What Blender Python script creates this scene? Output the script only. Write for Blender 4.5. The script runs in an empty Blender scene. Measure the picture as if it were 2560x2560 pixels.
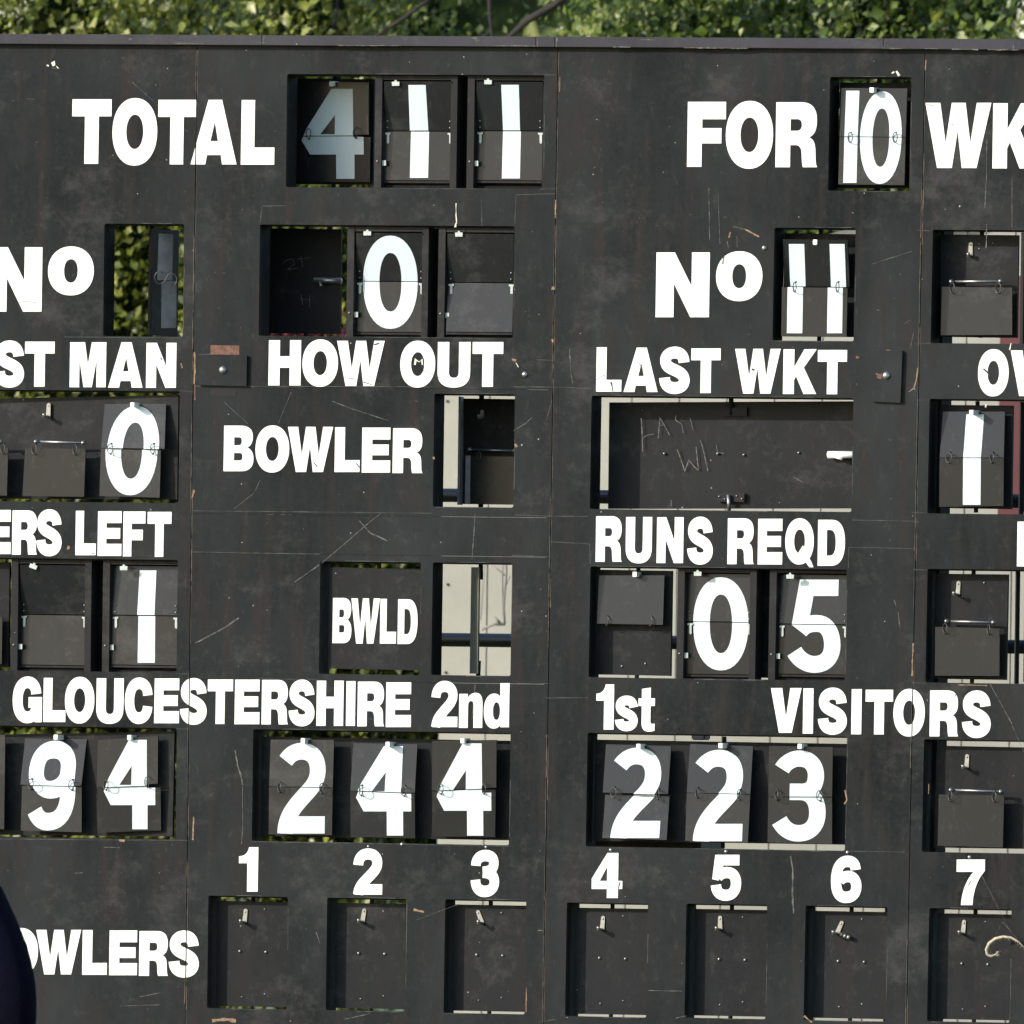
import bpy, bmesh, math, random
import numpy as np
from mathutils import Vector, Matrix
from mathutils.geometry import tessellate_polygon
random.seed(7); rng = np.random.default_rng(7)
R = math.radians
sc = bpy.context.scene
C = sc.collection

# ------------------------------------------------------------ camera, world, sun, exposure
THETA = R(20); DIST = 78.0; Z0 = 2.60; PX = 0.0013333; ROLL = 0.0136
TGT = Vector((0, 0, Z0))
CAM = Vector((DIST*math.sin(THETA), -DIST*math.cos(THETA), 1.75))
FW = (TGT-CAM).normalized()
r0 = FW.cross(Vector((0, 0, 1))).normalized(); u0 = r0.cross(FW)
RT = math.cos(ROLL)*r0 + math.sin(ROLL)*u0
UP = math.cos(ROLL)*u0 - math.sin(ROLL)*r0
DD = (TGT-CAM).length
FPX = DD/PX
cd = bpy.data.cameras.new('camera'); cam = bpy.data.objects.new('camera', cd); C.objects.link(cam)
cam.matrix_world = Matrix(((RT.x, UP.x, -FW.x, CAM.x), (RT.y, UP.y, -FW.y, CAM.y), (RT.z, UP.z, -FW.z, CAM.z), (0, 0, 0, 1)))
cd.sensor_width = 36; cd.lens = FPX/2560*36; cd.clip_start = 1; cd.clip_end = 1500
cd.dof.use_dof = True; cd.dof.focus_distance = DD; cd.dof.aperture_fstop = 6.3
sc.camera = cam

SUN_TA, SUN_TE = 1.06, 0.62      # shadow run sideways / down per unit of depth behind the board
sd = Vector((SUN_TA, 1.0, -SUN_TE)).normalized()
sun_el = math.asin(-sd.z); sun_az = math.atan2(-sd.x, -sd.y)   # direction towards the sun
w = bpy.data.worlds.new("World"); sc.world = w; w.use_nodes = True
nt = w.node_tree; bg = nt.nodes['Background']
sky = nt.nodes.new('ShaderNodeTexSky'); sky.sky_type = 'NISHITA'; sky.sun_disc = False
sky.sun_elevation = sun_el; sky.sun_rotation = sun_az
nt.links.new(sky.outputs[0], bg.inputs[0]); bg.inputs[1].default_value = 0.15
sl = bpy.data.lights.new('sun', 'SUN'); so = bpy.data.objects.new('sun', sl); C.objects.link(so)
sl.energy = 2.5; sl.angle = R(0.55); sl.color = (1.0, 0.965, 0.91)
so.rotation_euler = sd.to_track_quat('-Z', 'Y').to_euler()
sc.view_settings.view_transform = 'Standard'; sc.view_settings.look = 'None'
sc.view_settings.gamma = 1; sc.view_settings.use_curve_mapping = False
sc.view_settings.exposure = 1.05

# ------------------------------------------------------------ geometry helpers
def at(u, v, y=0.0):
    d = FW*FPX + RT*(u-1280) - UP*(v-1280)
    t = (y-CAM.y)/d.y
    return CAM + d*t
def sv(u): return -(0.0122+3.9e-6*(u-480))
def sh(v): return 0.0045+6.2e-6*(v-120)
def quad(u_, v_, U_, V_):
    """four corners (TL,TR,BR,BL) of a board-aligned rectangle from its TL and BR pixels"""
    tru = U_-sv(U_)*(V_-v_); trv = v_+sh(v_)*(tru-u_)
    blu = u_+sv(u_)*(V_-v_); blv = V_-sh(V_)*(U_-blu)
    return [(u_, v_), (tru, trv), (U_, V_), (blu, blv)]

WL = {}
def link(name, me, m, parent=None, center=None, **props):
    o = bpy.data.objects.new(name, me); C.objects.link(o)
    if m is not None and me is not None and not me.materials: me.materials.append(m)
    if center is None and me is not None:
        n = len(me.vertices); a = np.empty(n*3, dtype=np.float32); me.vertices.foreach_get('co', a)
        a = a.reshape(-1, 3); c = (a.min(0)+a.max(0))/2; center = Vector([float(t) for t in c])
        a = (a-c.astype(np.float32)).ravel(); me.vertices.foreach_set('co', a)
    pl = WL[parent.name] if parent else Vector((0, 0, 0))
    o.location = center-pl
    if parent: o.parent = parent
    WL[o.name] = center.copy()
    for k, v in props.items(): o[k] = v
    return o
def empty(name, loc, label, cat, group=None):
    o = bpy.data.objects.new(name, None); C.objects.link(o); o.location = loc; o.empty_display_size = .1
    WL[o.name] = Vector(loc); o['label'] = label; o['category'] = cat
    if group: o['group'] = group
    return o
def mesh_of(bm, smooth=False):
    bmesh.ops.recalc_face_normals(bm, faces=bm.faces[:])
    me = bpy.data.meshes.new('m'); bm.to_mesh(me); bm.free()
    if smooth:
        for p in me.polygons: p.use_smooth = True
    return me
def flat_bm(contours, bm=None):
    """triangulated flat region in pixel space; first contour outer, others holes"""
    bm = bm or bmesh.new()
    pts = [p for c in contours for p in c]
    vs = [bm.verts.new((p[0], p[1], 0)) for p in pts]
    for t in tessellate_polygon([[Vector((p[0], p[1], 0)) for p in c] for c in contours]):
        try: bm.faces.new([vs[i] for i in t])
        except ValueError: pass
    return bm
def raise_bm(bm, yfun, thick):
    """map a flat pixel-space bm on to the world at depth yfun(u,v) and give it thickness backwards"""
    ret = bmesh.ops.extrude_face_region(bm, geom=bm.faces[:])
    back = set(e for e in ret['geom'] if isinstance(e, bmesh.types.BMVert))
    for v in bm.verts:
        u_, v_ = v.co.x, v.co.y
        p = at(u_, v_, yfun(u_, v_))
        if v in back: p = p+Vector((0, thick, 0))
        v.co = p
    return bm
def slab(name, contours, y, thick, m, parent, **props):
    yf = y if callable(y) else (lambda a, b: y)
    bm = raise_bm(flat_bm(contours), yf, thick)
    return link(name, mesh_of(bm), m, parent, **props)
def ortho_slab(name, contours, y0, y1, m, parent, **props):
    """contours in pixels on the board face, extruded straight back from y0 to y1"""
    bm = flat_bm(contours)
    ret = bmesh.ops.extrude_face_region(bm, geom=bm.faces[:])
    back = set(e for e in ret['geom'] if isinstance(e, bmesh.types.BMVert))
    for v in bm.verts:
        p = at(v.co.x, v.co.y, 0)
        v.co = Vector((p.x, y1 if v in back else y0, p.z))
    return link(name, mesh_of(bm), m, parent, **props)
def tube_bm(bm, pts, r, n=8, close=False):
    rings = []
    pts = [Vector(p) for p in pts]; N = len(pts)
    for i, p in enumerate(pts):
        a = pts[(i-1) % N] if close or i > 0 else p
        b = pts[(i+1) % N] if close or i < N-1 else p
        t = (b-a).normalized()
        s = t.cross(Vector((0.13, 1, 0.21))).normalized()
        if s.length < .5: s = t.cross(Vector((1, 0, 0))).normalized()
        q = t.cross(s)
        rr = r[i] if isinstance(r, (list, tuple)) else r
        rings.append([bm.verts.new(p+(s*math.cos(2*math.pi*k/n)+q*math.sin(2*math.pi*k/n))*rr) for k in range(n)])
    for i in range(N if close else N-1):
        A, B = rings[i], rings[(i+1) % N]
        for k in range(n): bm.faces.new([A[k], A[(k+1) % n], B[(k+1) % n], B[k]])
    if not close:
        bm.faces.new(rings[0][::-1]); bm.faces.new(rings[-1])
    return bm
def tube(name, pts, r, m, parent=None, n=8, close=False, **props):
    return link(name, mesh_of(tube_bm(bmesh.new(), pts, r, n, close), True), m, parent, **props)
def box_bm(bm, lo, hi):
    vs = [bm.verts.new((x, y, z)) for x in (lo[0], hi[0]) for y in (lo[1], hi[1]) for z in (lo[2], hi[2])]
    for f in ((0, 1, 3, 2), (4, 6, 7, 5), (0, 4, 5, 1), (2, 3, 7, 6), (0, 2, 6, 4), (1, 5, 7, 3)):
        bm.faces.new([vs[i] for i in f])
    return bm
def boxo(name, lo, hi, m, parent=None, bevel=0, **props):
    bm = box_bm(bmesh.new(), lo, hi)
    if bevel: bmesh.ops.bevel(bm, geom=bm.edges[:], offset=bevel, segments=2, affect='EDGES')
    return link(name, mesh_of(bm), m, parent, **props)

# ------------------------------------------------------------ materials
def nodes(name):
    m = bpy.data.materials.new(name); m.use_nodes = True
    return m, m.node_tree, m.node_tree.nodes['Principled BSDF']
def pos_noise(t, scale, detail=4, rough=.6, stretch=(1, 1, 1), loc=(0, 0, 0)):
    g = t.nodes.new('ShaderNodeNewGeometry'); mp = t.nodes.new('ShaderNodeMapping')
    mp.inputs['Scale'].default_value = stretch; mp.inputs['Location'].default_value = loc
    n = t.nodes.new('ShaderNodeTexNoise'); n.inputs['Scale'].default_value = scale
    n.inputs['Detail'].default_value = detail; n.inputs['Roughness'].default_value = rough
    t.links.new(g.outputs['Position'], mp.inputs[0]); t.links.new(mp.outputs[0], n.inputs['Vector'])
    return n.outputs['Fac']
def ramp(t, fac, stops):
    r = t.nodes.new('ShaderNodeValToRGB'); e = r.color_ramp.elements
    while len(e) < len(stops): e.new(.5)
    for el, (p, c) in zip(e, stops): el.position = p; el.color = (*c, 1)
    t.links.new(fac, r.inputs[0]); return r.outputs[0]
def mix(t, fac, a, b, mode='MIX'):
    x = t.nodes.new('ShaderNodeMix'); x.data_type = 'RGBA'; x.blend_type = mode
    if isinstance(fac, float): x.inputs[0].default_value = fac
    else: t.links.new(fac, x.inputs[0])
    for s, i in ((a, 6), (b, 7)):
        if isinstance(s, tuple): x.inputs[i].default_value = (*s, 1)
        else: t.links.new(s, x.inputs[i])
    return x.outputs[2]
def bump(t, b, fac, strength, dist=.001):
    n = t.nodes.new('ShaderNodeBump'); n.inputs['Strength'].default_value = strength; n.inputs['Distance'].default_value = dist
    t.links.new(fac, n.inputs['Height']); t.links.new(n.outputs[0], b.inputs['Normal'])

def weathered(name, dark, light, brown, rough=.55, specks=True, chip=(.26, .245, .22), spec=.4):
    m, t, b = nodes(name)
    big = pos_noise(t, 1.6, 5, .65, (1, 1, .55))
    base = ramp(t, big, [(.34, dark), (.50, tuple((a+c)/2 for a, c in zip(dark, light))), (.66, light)])
    streak = pos_noise(t, 6.0, 4, .6, (3.2, 1, .32), (3, 1, 7))
    sf = ramp(t, streak, [(.5, (0, 0, 0)), (.72, (1, 1, 1))])
    base = mix(t, sf, base, brown)
    fine = pos_noise(t, 55, 3, .7)
    base = mix(t, ramp(t, fine, [(.35, (0, 0, 0)), (.7, (.35, .35, .35))]), base, light)
    rub = pos_noise(t, 3.1, 8, .78, (1, 1, 1.3), (9, 4, 2))
    base = mix(t, ramp(t, rub, [(.54, (0, 0, 0)), (.70, (.42, .42, .42))]), base, (.072, .070, .066))
    dust = pos_noise(t, 26, 6, .8, (1, 1, .5), (2, 5, 9))
    base = mix(t, ramp(t, dust, [(.56, (0, 0, 0)), (.74, (.30, .30, .30))]), base, (.085, .080, .072))
    if specks:
        g = t.nodes.new('ShaderNodeNewGeometry')
        vo = t.nodes.new('ShaderNodeTexVoronoi'); vo.inputs['Scale'].default_value = 21
        t.links.new(g.outputs['Position'], vo.inputs['Vector'])
        zone = pos_noise(t, 2.3, 3, .6, (1, 1, 1), (1, 8, 3))
        ma = t.nodes.new('ShaderNodeMath'); ma.operation = 'MULTIPLY'; ma.inputs[1].default_value = .085
        t.links.new(zone, ma.inputs[0])
        lt = t.nodes.new('ShaderNodeMath'); lt.operation = 'LESS_THAN'
        t.links.new(vo.outputs['Distance'], lt.inputs[0]); t.links.new(ma.outputs[0], lt.inputs[1])
        sep = t.nodes.new('ShaderNodeSeparateColor'); t.links.new(vo.outputs['Color'], sep.inputs[0])
        gt = t.nodes.new('ShaderNodeMath'); gt.operation = 'GREATER_THAN'; gt.inputs[1].default_value = .62
        t.links.new(sep.outputs[0], gt.inputs[0])
        mm = t.nodes.new('ShaderNodeMath'); mm.operation = 'MULTIPLY'
        t.links.new(lt.outputs[0], mm.inputs[0]); t.links.new(gt.outputs[0], mm.inputs[1])
        base = mix(t, mm.outputs[0], base, chip)
    t.links.new(base, b.inputs['Base Color'])
    b.inputs['Roughness'].default_value = rough; b.inputs['Specular IOR Level'].default_value = spec
    bump(t, b, pos_noise(t, 130, 3, .6), .12, .001)
    return m
M_BOARD = weathered('black_board_paint', (.0050, .0066, .0070), (.0235, .0262, .0270), (.0250, .0185, .0178), .6, spec=.06)
M_PANEL = weathered('black_shutter_paint', (.0105, .0115, .0124), (.0210, .0218, .0230), (.0200, .0180, .0178), .5, spec=.06)
M_PLATE = weathered('black_plate_paint', (.0080, .0090, .0104), (.0128, .0140, .0160), (.0120, .0112, .0118), .29, False, spec=.27)
M_CAP = weathered('grey_rail_paint', (.020, .020, .026), (.040, .039, .048), (.034, .029, .031), .5, True, (.3, .28, .25), spec=.15)
M_FRAME = weathered('dark_frame_paint', (.0150, .0147, .0150), (.0260, .0250, .0257), (.0250, .0215, .0200), .6, spec=.08)
M_DARKWOOD = weathered('black_timber_shade', (.003, .003, .003), (.006, .0055, .0055), (.005, .004, .004), .8, False, spec=.2)  # near-black timber; the deep shade of jambs and gaps is in this colour

def simple(name, col, rough=.5, metal=0, var=.15, scale=30, spec=.5):
    m, t, b = nodes(name)
    n = pos_noise(t, scale, 4, .6)
    lo = tuple(c*(1-var) for c in col); hi = tuple(min(1, c*(1+var)) for c in col)
    t.links.new(ramp(t, n, [(.3, lo), (.7, hi)]), b.inputs['Base Color'])
    b.inputs['Roughness'].default_value = rough; b.inputs['Metallic'].default_value = metal
    b.inputs['Specular IOR Level'].default_value = spec
    return m
def white_paint(name, col, wear=.5):
    m, t, b = nodes(name)
    a = pos_noise(t, 18, 8, .8, (1, 1, 1), (4, 2, 1))
    n = pos_noise(t, 4, 3, .5)
    base = ramp(t, n, [(.3, tuple(c*.93 for c in col)), (.7, col)])
    base = mix(t, ramp(t, pos_noise(t, 9, 7, .75, (1, 1, .4), (7, 7, 1)), [(.50, (0, 0, 0)), (.75, (.30, .30, .30))]), base, tuple(c*.55 for c in col))
    if wear: base = mix(t, ramp(t, a, [(.69, (0, 0, 0)), (.71, (wear, wear, wear))]), base, (.10, .09, .08))
    t.links.new(base, b.inputs['Base Color']); b.inputs['Roughness'].default_value = .5
    return m
M_WHITE = white_paint('white_letter_paint', (.78, .785, .735), .8)
M_DIGIT = white_paint('white_digit_paint', (.54, .62, .64), 0)
M_ZINC = simple('zinc_plated_steel', (.27, .265, .235), .42, .7, .2, 60)
M_STEEL = simple('dull_steel', (.30, .30, .30), .4, .85, .2, 60)
M_PEG = simple('bare_steel_peg', (.80, .81, .77), .5, .1, .1, 60)
M_RING = simple('wire_ring_steel', (.05, .05, .047), .4, .3, .2, 60)
M_TAB = simple('grey_galvanised_tab', (.36, .40, .37), .5, .2, .15, 80)
M_CREAM = simple('cream_cladding', (.285, .28, .235), .5, 0, .10, 5)
M_TUBE = simple('painted_scaffold_tube', (.035, .04, .055), .35, .3, .2, 20)
M_RED = simple('dark_red_paint', (.075, .006, .009), .5, 0, .2, 5)
M_WOODBARE = simple('bare_wood', (.20, .125, .07), .8, 0, .6, 90)
M_ORANGE = simple('orange_primer', (.11, .042, .024), .7, 0, .6, 45)
def broken(name, bg_, col, th=.5, scale=45):
    m, t, b = nodes(name)
    t.links.new(ramp(t, pos_noise(t, scale, 6, .75), [(th-.10, bg_), (th+.04, tuple(c*.55 for c in col)), (th+.16, col)]), b.inputs['Base Color'])
    b.inputs['Roughness'].default_value = .8
    return m
M_SCR = broken('scratched_paint', (.020, .021, .021), (.15, .145, .135), .49)
M_CHALK = simple('chalk_line', (.12, .115, .105), .9, 0, .6, 160)
M_DROP = simple('bird_dropping', (.62, .60, .48), .8, 0, .3, 120)
M_BLACKMARK = simple('dark_scuff', (.03, .03, .03), .7, 0, .3, 60)
M_GREYPL = simple('weathered_grey_plate', (.24, .24, .245), .6, 0, .3, 14)
M_OLIVE = simple('mossy_timber_edge', (.085, .078, .052), .75, 0, .3, 25)
M_TEAL = simple('teal_paint_smear', (.35, .58, .60), .7, 0, .2, 50)
def wear_edge():
    m, t, b = nodes('worn_edge')
    a = pos_noise(t, 9, 7, .75, (1, 1, 1), (6, 2, 1))
    t.links.new(ramp(t, a, [(.40, (.016, .017, .017)), (.58, (.050, .058, .055)), (.72, (.12, .08, .05))]), b.inputs['Base Color'])
    b.inputs['Roughness'].default_value = .8
    return m
M_WEAR = wear_edge()
def wear_seam():
    m, t, b = nodes('worn_seam')
    a = pos_noise(t, 5, 7, .75, (1, 1, 1), (2, 9, 1))
    t.links.new(ramp(t, a, [(.36, (.010, .010, .010)), (.50, (.045, .036, .028)), (.64, (.11, .065, .036)), (.76, (.04, .03, .022))]), b.inputs['Base Color'])
    b.inputs['Roughness'].default_value = .8
    return m
M_SEAM = wear_seam()

# ------------------------------------------------------------ the scoreboard
SB = empty('scoreboard', at(1280, 3200, 0), 'large black cricket scoreboard with white lettering and rows of number openings', 'scoreboard')
SEAMS = [((492.7, 116), (463, 2560)), ((1395, 125), (1358, 2555)), ((2312.5, 140), (2266, 2550))]
def seam_u(i, v):
    if i == 0: return -430+(-0.0100)*(v-120)
    if i == 4: return 3230+(-0.0225)*(v-120)
    (a, b), (c, d) = SEAMS[i-1]
    return a+(c-a)*(v-b)/(d-b)
def hline(v0, uref, u): return v0+sh(v0)*(u-uref)
OPEN = dict(
 A1=(718, 185, 1357, 472), A2=(2075, 192, 2273, 478),
 B1=(261, 559, 457, 842), B2=(650, 561, 1282, 845), B3=(1936, 569, 2134, 853), B4=(2332, 574, 2800, 862),
 C1=(-200, 972, 446, 1258), C2=(1086, 984, 1283, 1269), C3=(1479, 989, 2128, 1280), C4=(2324, 997, 2800, 1289),
 D1=(-200, 1392, 441, 1682), D2=(801, 1403, 1048, 1688), D3=(1082, 1406, 1276, 1690), D4=(1476, 1416, 2112, 1702), D5=(2319, 1422, 2800, 1713),
 E1=(-200, 1811, 439, 2099), E2=(633, 1823, 1272, 2113), E3=(1469, 1832, 2112, 2127), E4=(2310, 1848, 2800, 2138),
 F1=(521, 2239, 716, 2524), F2=(818, 2244, 1012, 2529), F3=(1113, 2248, 1311, 2536), F4=(1417, 2256, 1615, 2544),
 F5=(1716, 2259, 1913, 2548), F6=(2014, 2264, 2213, 2554), F7=(2323, 2270, 2523, 2557))
def col_of(o): return 0 if o[2] < 470 else 1 if o[2] < 1380 else 2 if o[2] < 2290 else 3
JOINTS = {0: [2700], 1: [966, 1284, 1382, 1698, 2700], 2: [2700], 3: [2700]}
def rounded(q, r=5):
    out = []
    n = len(q)
    for i in range(n):
        p = Vector(q[i]); a = (Vector(q[i-1])-p).normalized(); b = (Vector(q[(i+1) % n])-p).normalized()
        for k in range(4):
            t = k/3; s = (1-t)**2; e = t*t
            out.append(tuple(p+a*r*s+b*r*e))
    return out
TOPV = lambda u: 108+.0066*u
for ci in range(4):
    js = JOINTS[ci]
    uref = seam_u(ci, 1300)
    lines = [None]+js+[3080]
    for k in range(len(lines)-1):
        def vline(j, u, off):
            if j is None: return TOPV(u)+off
            return hline(j, uref, u)+off
        gp = .3
        def corner(side, j, off):
            u = seam_u(side, j if j else 110)
            u += 1.1 if side == ci else -1.1
            return (u, vline(j, u, off))
        outer = [corner(ci, lines[k], gp), corner(ci+1, lines[k], gp), corner(ci+1, lines[k+1], -gp), corner(ci, lines[k+1], -gp)]
        lo = lines[k] or 0; hi = lines[k+1]
        holes = [rounded(quad(*o)) for nme, o in OPEN.items() if col_of(o) == ci and lo < (o[1]+o[3])/2 < hi]
        ortho_slab('facing_board', [outer]+holes, 0.0, .018, M_BOARD, SB)
for k in range(1):     # plain boards of the part of the scoreboard beyond the left edge of the photo
    ortho_slab('facing_board', [[(-430-(k+1)*930+1, 108), (-430-k*930-2, 108), (-460-k*930-2, 3080), (-460-(k+1)*930+1, 3080)]], 0.0, .018, M_BOARD, SB)
# backing studs behind seams so that no light passes
for i in range(0, 5):
    ortho_slab('stud', [[(seam_u(i, 110)-16, 115), (seam_u(i, 110)+16, 115), (seam_u(i, 3070)+16, 3070), (seam_u(i, 3070)-16, 3070)]], .0205, .095, M_DARKWOOD, SB)
# light worn lines along the vertical seams and horizontal joints (thin exposed edges)
def ribbon_bm(bm, pts, wd, y=-.0005, jit=0, depth=None):
    """wd in px; thin strip raised a hair above the face"""
    prev = None; L = []
    for i, p in enumerate(pts):
        a = Vector(pts[max(i-1, 0)]); b = Vector(pts[min(i+1, len(pts)-1)])
        t = (b-a).normalized(); n = Vector((-t.y, t.x))
        ww = (wd[i] if isinstance(wd, (list, tuple)) else wd)/2*(1+random.uniform(-jit, jit))
        c = Vector(p)+n*random.uniform(-jit, jit)*ww*.6
        L.append((c+n*ww, c-n*ww))
    vs = [(bm.verts.new(at(a.x, a.y, y)), bm.verts.new(at(b.x, b.y, y))) for a, b in L]
    for i in range(len(vs)-1):
        bm.faces.new([vs[i][0], vs[i+1][0], vs[i+1][1], vs[i][1]])
def densify(pts, step=14):
    out = []
    for a, b in zip(pts[:-1], pts[1:]):
        a = Vector(a); b = Vector(b); n = max(1, int((b-a).length/step))
        out += [tuple(a+(b-a)*k/n) for k in range(n)]
    out.append(tuple(pts[-1])); return out
bm = bmesh.new()
for i in (1, 2, 3):
    for s in (-1, 1):
        v = 125
        while v < 3000:
            ln = random.uniform(40, 260)
            if random.random() < .5:
                pp = [(seam_u(i, t)+s*(1.9), t) for t in np.arange(v, v+ln, 12)]
                ribbon_bm(bm, pp, random.uniform(.9, 2.2), -.0006, .6)
            v += ln
link('worn_seam_edge', mesh_of(bm), M_SEAM, SB, kind='stuff')
bm = bmesh.new()
for seg in [((655, 515), (716, 514)), ((655, 516), (650, 558)), ((1290, 487), (1388, 484)), ((1290, 488), (1287, 562)), ((1350, 473), (1390, 471)), ((1363, 187), (1392, 187)),
            ((496, 886), (560, 885)), ((486, 965), (1085, 967)), ((1285, 967), (1382, 968)), ((484, 1277), (1080, 1283)), ((1286, 1287), (1378, 1291)),
            ((482, 1380), (800, 1385)), ((1280, 1388), (1376, 1392)), ((640, 1697), (796, 1699)), ((1292, 1708), (1372, 1709)), ((1387, 901), (1340, 899)), ((1382, 968), (1478, 971)),
            ((1375, 1290), (1470, 1291)), ((1374, 1354), (1476, 1360)), ((1474, 1360), (1476, 1410)), ((2130, 1300), (2290, 1303)), ((2122, 1368), (2284, 1371)), ((2122, 1368), (2121, 1420)),
            ((1365, 1745), (1465, 1744)), ((2294, 576), (2330, 577)), ((2290, 860), (2326, 858)), ((2292, 1000), (2324, 1001)), ((2280, 1281), (2318, 1282)),
            ((2283, 1424), (2318, 1425)), ((2280, 1706), (2312, 1708)), ((450, 977), (483, 979)), ((439, 2100), (470, 2101)), ((-50, 2097), (439, 2101)), ((440, 1822), (472, 1823)),
            ((629, 2104), (1272, 2115)), ((2118, 2128), (2262, 2130)), ((441, 1684), (468, 1685)), ((160, 842), (455, 845)), ((1205, 565), (1203, 500))]:
    ribbon_bm(bm, densify(seg), 1.5, -.0005, .5)
# opening rims, rubbed pale here and there
for nme, o in OPEN.items():
    q = quad(*o)
    for a, b in ((3, 2), (1, 2), (0, 1)):
        if random.random() < .8 and o[2] < 2600 and o[0] > 0:
            A, B = Vector(q[a]), Vector(q[b]); off = Vector((0, 1.4)) if a == 3 else Vector((1.4, 0)) if a == 1 else Vector((0, -1.4))
            t0 = random.uniform(0, .5); t1 = random.uniform(t0+.2, 1)
            ribbon_bm(bm, densify([tuple(A+(B-A)*t0+off), tuple(A+(B-A)*t1+off)]), 1.3, -.0005, .7)
link('worn_joint_edge', mesh_of(bm), M_WEAR, SB, kind='stuff')

# top rail
RAILJ = [-430, 661, 1345, 1393, 2215, 3230]
for a, b in zip(RAILJ[:-1], RAILJ[1:]):
    q = [(a+.7, 85+.0053*a), (b-.7, 85+.0053*b), (b-.7, 109.5+.0057*b), (a+.7, 109.5+.0057*a)]
    ortho_slab('top_rail', [q], -.026, .14, M_CAP, SB)
bm = bmesh.new()
for seg, wd in [(((665, 107), (640, 107)), 2), (((425, 108), (508, 109)), 2.5), (((845, 114), (1000, 114)), 1.5), (((1240, 114), (1340, 115)), 2), (((1534, 117), (1576, 118)), 3),
            (((1710, 119), (1870, 121)), 2.5), (((2215, 121), (2255, 121)), 2.5), (((2310, 121), (2345, 122)), 2), (((2380, 123), (2445, 124)), 3), (((2470, 124), (2548, 125)), 2.5),
            (((661, 90), (658, 112)), 2.5), (((1345, 94), (1344, 116)), 2), (((1393, 92), (1391, 118)), 2.5), (((2215, 100), (2209, 122)), 3), (((2533, 104), (2534, 122)), 2),
            (((1005, 92), (1012, 100), (1022, 91)), 3), (((1180, 94), (1196, 101), (1205, 95)), 4), (((1190, 92), (1192, 110)), 3), (((478, 91), (490, 92)), 2.5), (((118, 86), (128, 88)), 2.5),
            (((1600, 99), (1640, 100)), 2), (((322, 98), (330, 97)), 3)]:
    ribbon_bm(bm, densify(seg, 6), wd, -.0268, .6)
link('rail_scrape', mesh_of(bm), M_SCR, SB, kind='stuff')

# deep liner round each opening, near-black to hold the jamb shade
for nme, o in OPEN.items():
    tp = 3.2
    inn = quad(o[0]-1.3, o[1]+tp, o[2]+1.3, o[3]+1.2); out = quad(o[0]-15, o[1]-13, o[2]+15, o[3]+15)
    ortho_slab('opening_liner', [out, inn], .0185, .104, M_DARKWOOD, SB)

# cover plates with dome bolts
def cover(q, bolt, label):
    c = slab('cover_plate', [q], -.012, .0118, M_BOARD, SB, label=label)
    dome(bolt, -.012, 10.5, M_STEEL, c, 'bolt_head')
def dome(p, y, rpx, m, parent, name='bolt_head', h=.7, n=12):
    bm = bmesh.new(); c = at(p[0], p[1], y); r = rpx*PX
    prev = None
    for k, (rr, yy) in enumerate([(1, 0), (.92, .35), (.65, .75), (.3, .96)]):
        ring = [bm.verts.new(c+Vector((math.cos(2*math.pi*i/n)*rr*r, -yy*h*r, math.sin(2*math.pi*i/n)*rr*r))) for i in range(n)]
        if prev:
            for i in range(n): bm.faces.new([prev[i], prev[(i+1) % n], ring[(i+1) % n], ring[i]])
        prev = ring
    bm.faces.new(prev)
    return link(name, mesh_of(bm, True), m, parent)
cover([(497, 888), (617, 889), (616, 965), (495, 963)], (557, 925), 'small square cover plate with a dome bolt beside the orange patch')
cover([(2185, 876), (2256, 877), (2251, 1007), (2180, 1004)], (2216, 939), 'tall narrow cover plate with a dome bolt right of LAST WKT')
for p, rr in [((1911, 620), 7), ((1312, 936), 8), ((2400, 516), 3), ((1005, 2111), 5), ((1215, 2118), 4), ((1527, 2125), 5), ((1815, 2129), 5), ((2119, 2131), 5), ((2424, 2143), 5), ((921, 2116), 4)]:
    dome(p, 0, rr, M_STEEL, SB)
for q, m, nm in [([(526, 863), (598, 864), (598, 887), (526, 886)], M_ORANGE, 'primer_patch'), ([(2192, 934), (2205, 935), (2204, 947), (2193, 946)], M_ORANGE, 'primer_patch'), ([(526, 972), (590, 973), (590, 990), (526, 990)], M_FRAME, 'primer_patch')]:
    slab(nm, [q], -.0128 if q[0][0] > 2000 else -.0009, .0006, m, SB)

# ------------------------------------------------------------ glyphs
def bez(p0, p1, p2, p3, n=10):
    return [tuple((1-t)**3*a+3*(1-t)**2*t*b+3*(1-t)*t*t*c+t**3*d for a, b, c, d in zip(p0, p1, p2, p3)) for t in [k/n for k in range(1, n+1)]]
def path(s):
    tk = s.split(); i = 0; out = []
    while i < len(tk):
        c = tk[i]; i += 1
        if c in 'ML': out.append((float(tk[i]), float(tk[i+1]))); i += 2
        elif c == 'C':
            f = [float(x) for x in tk[i:i+6]]; i += 6
            out += bez(out[-1], (f[0], f[1]), (f[2], f[3]), (f[4], f[5]))
    return out
def pen(s, a, b):
    P = path(s); n = len(P); L = []; Rr = []
    for i in range(n):
        p = P[max(i-1, 0)]; q = P[min(i+1, n-1)]
        tx, ty = q[0]-p[0], q[1]-p[1]; nx, ny = -ty, tx
        # pen ellipse support in direction n
        l = math.hypot(a*nx, b*ny) or 1
        ox, oy = a*a*nx/l, b*b*ny/l
        L.append((P[i][0]+ox, P[i][1]+oy)); Rr.append((P[i][0]-ox, P[i][1]-oy))
    return [L+Rr[::-1]]
def oval(x0, y0, x1, y1, n=2.25, k=40):
    cx, cy, a, b = (x0+x1)/2, (y0+y1)/2, (x1-x0)/2, (y1-y0)/2
    o = []
    for i in range(k):
        t = 2*math.pi*i/k; c, s = math.cos(t), math.sin(t)
        o.append((cx+a*math.copysign(abs(c)**(2/n), c), cy+b*math.copysign(abs(s)**(2/n), s)))
    return o
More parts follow.
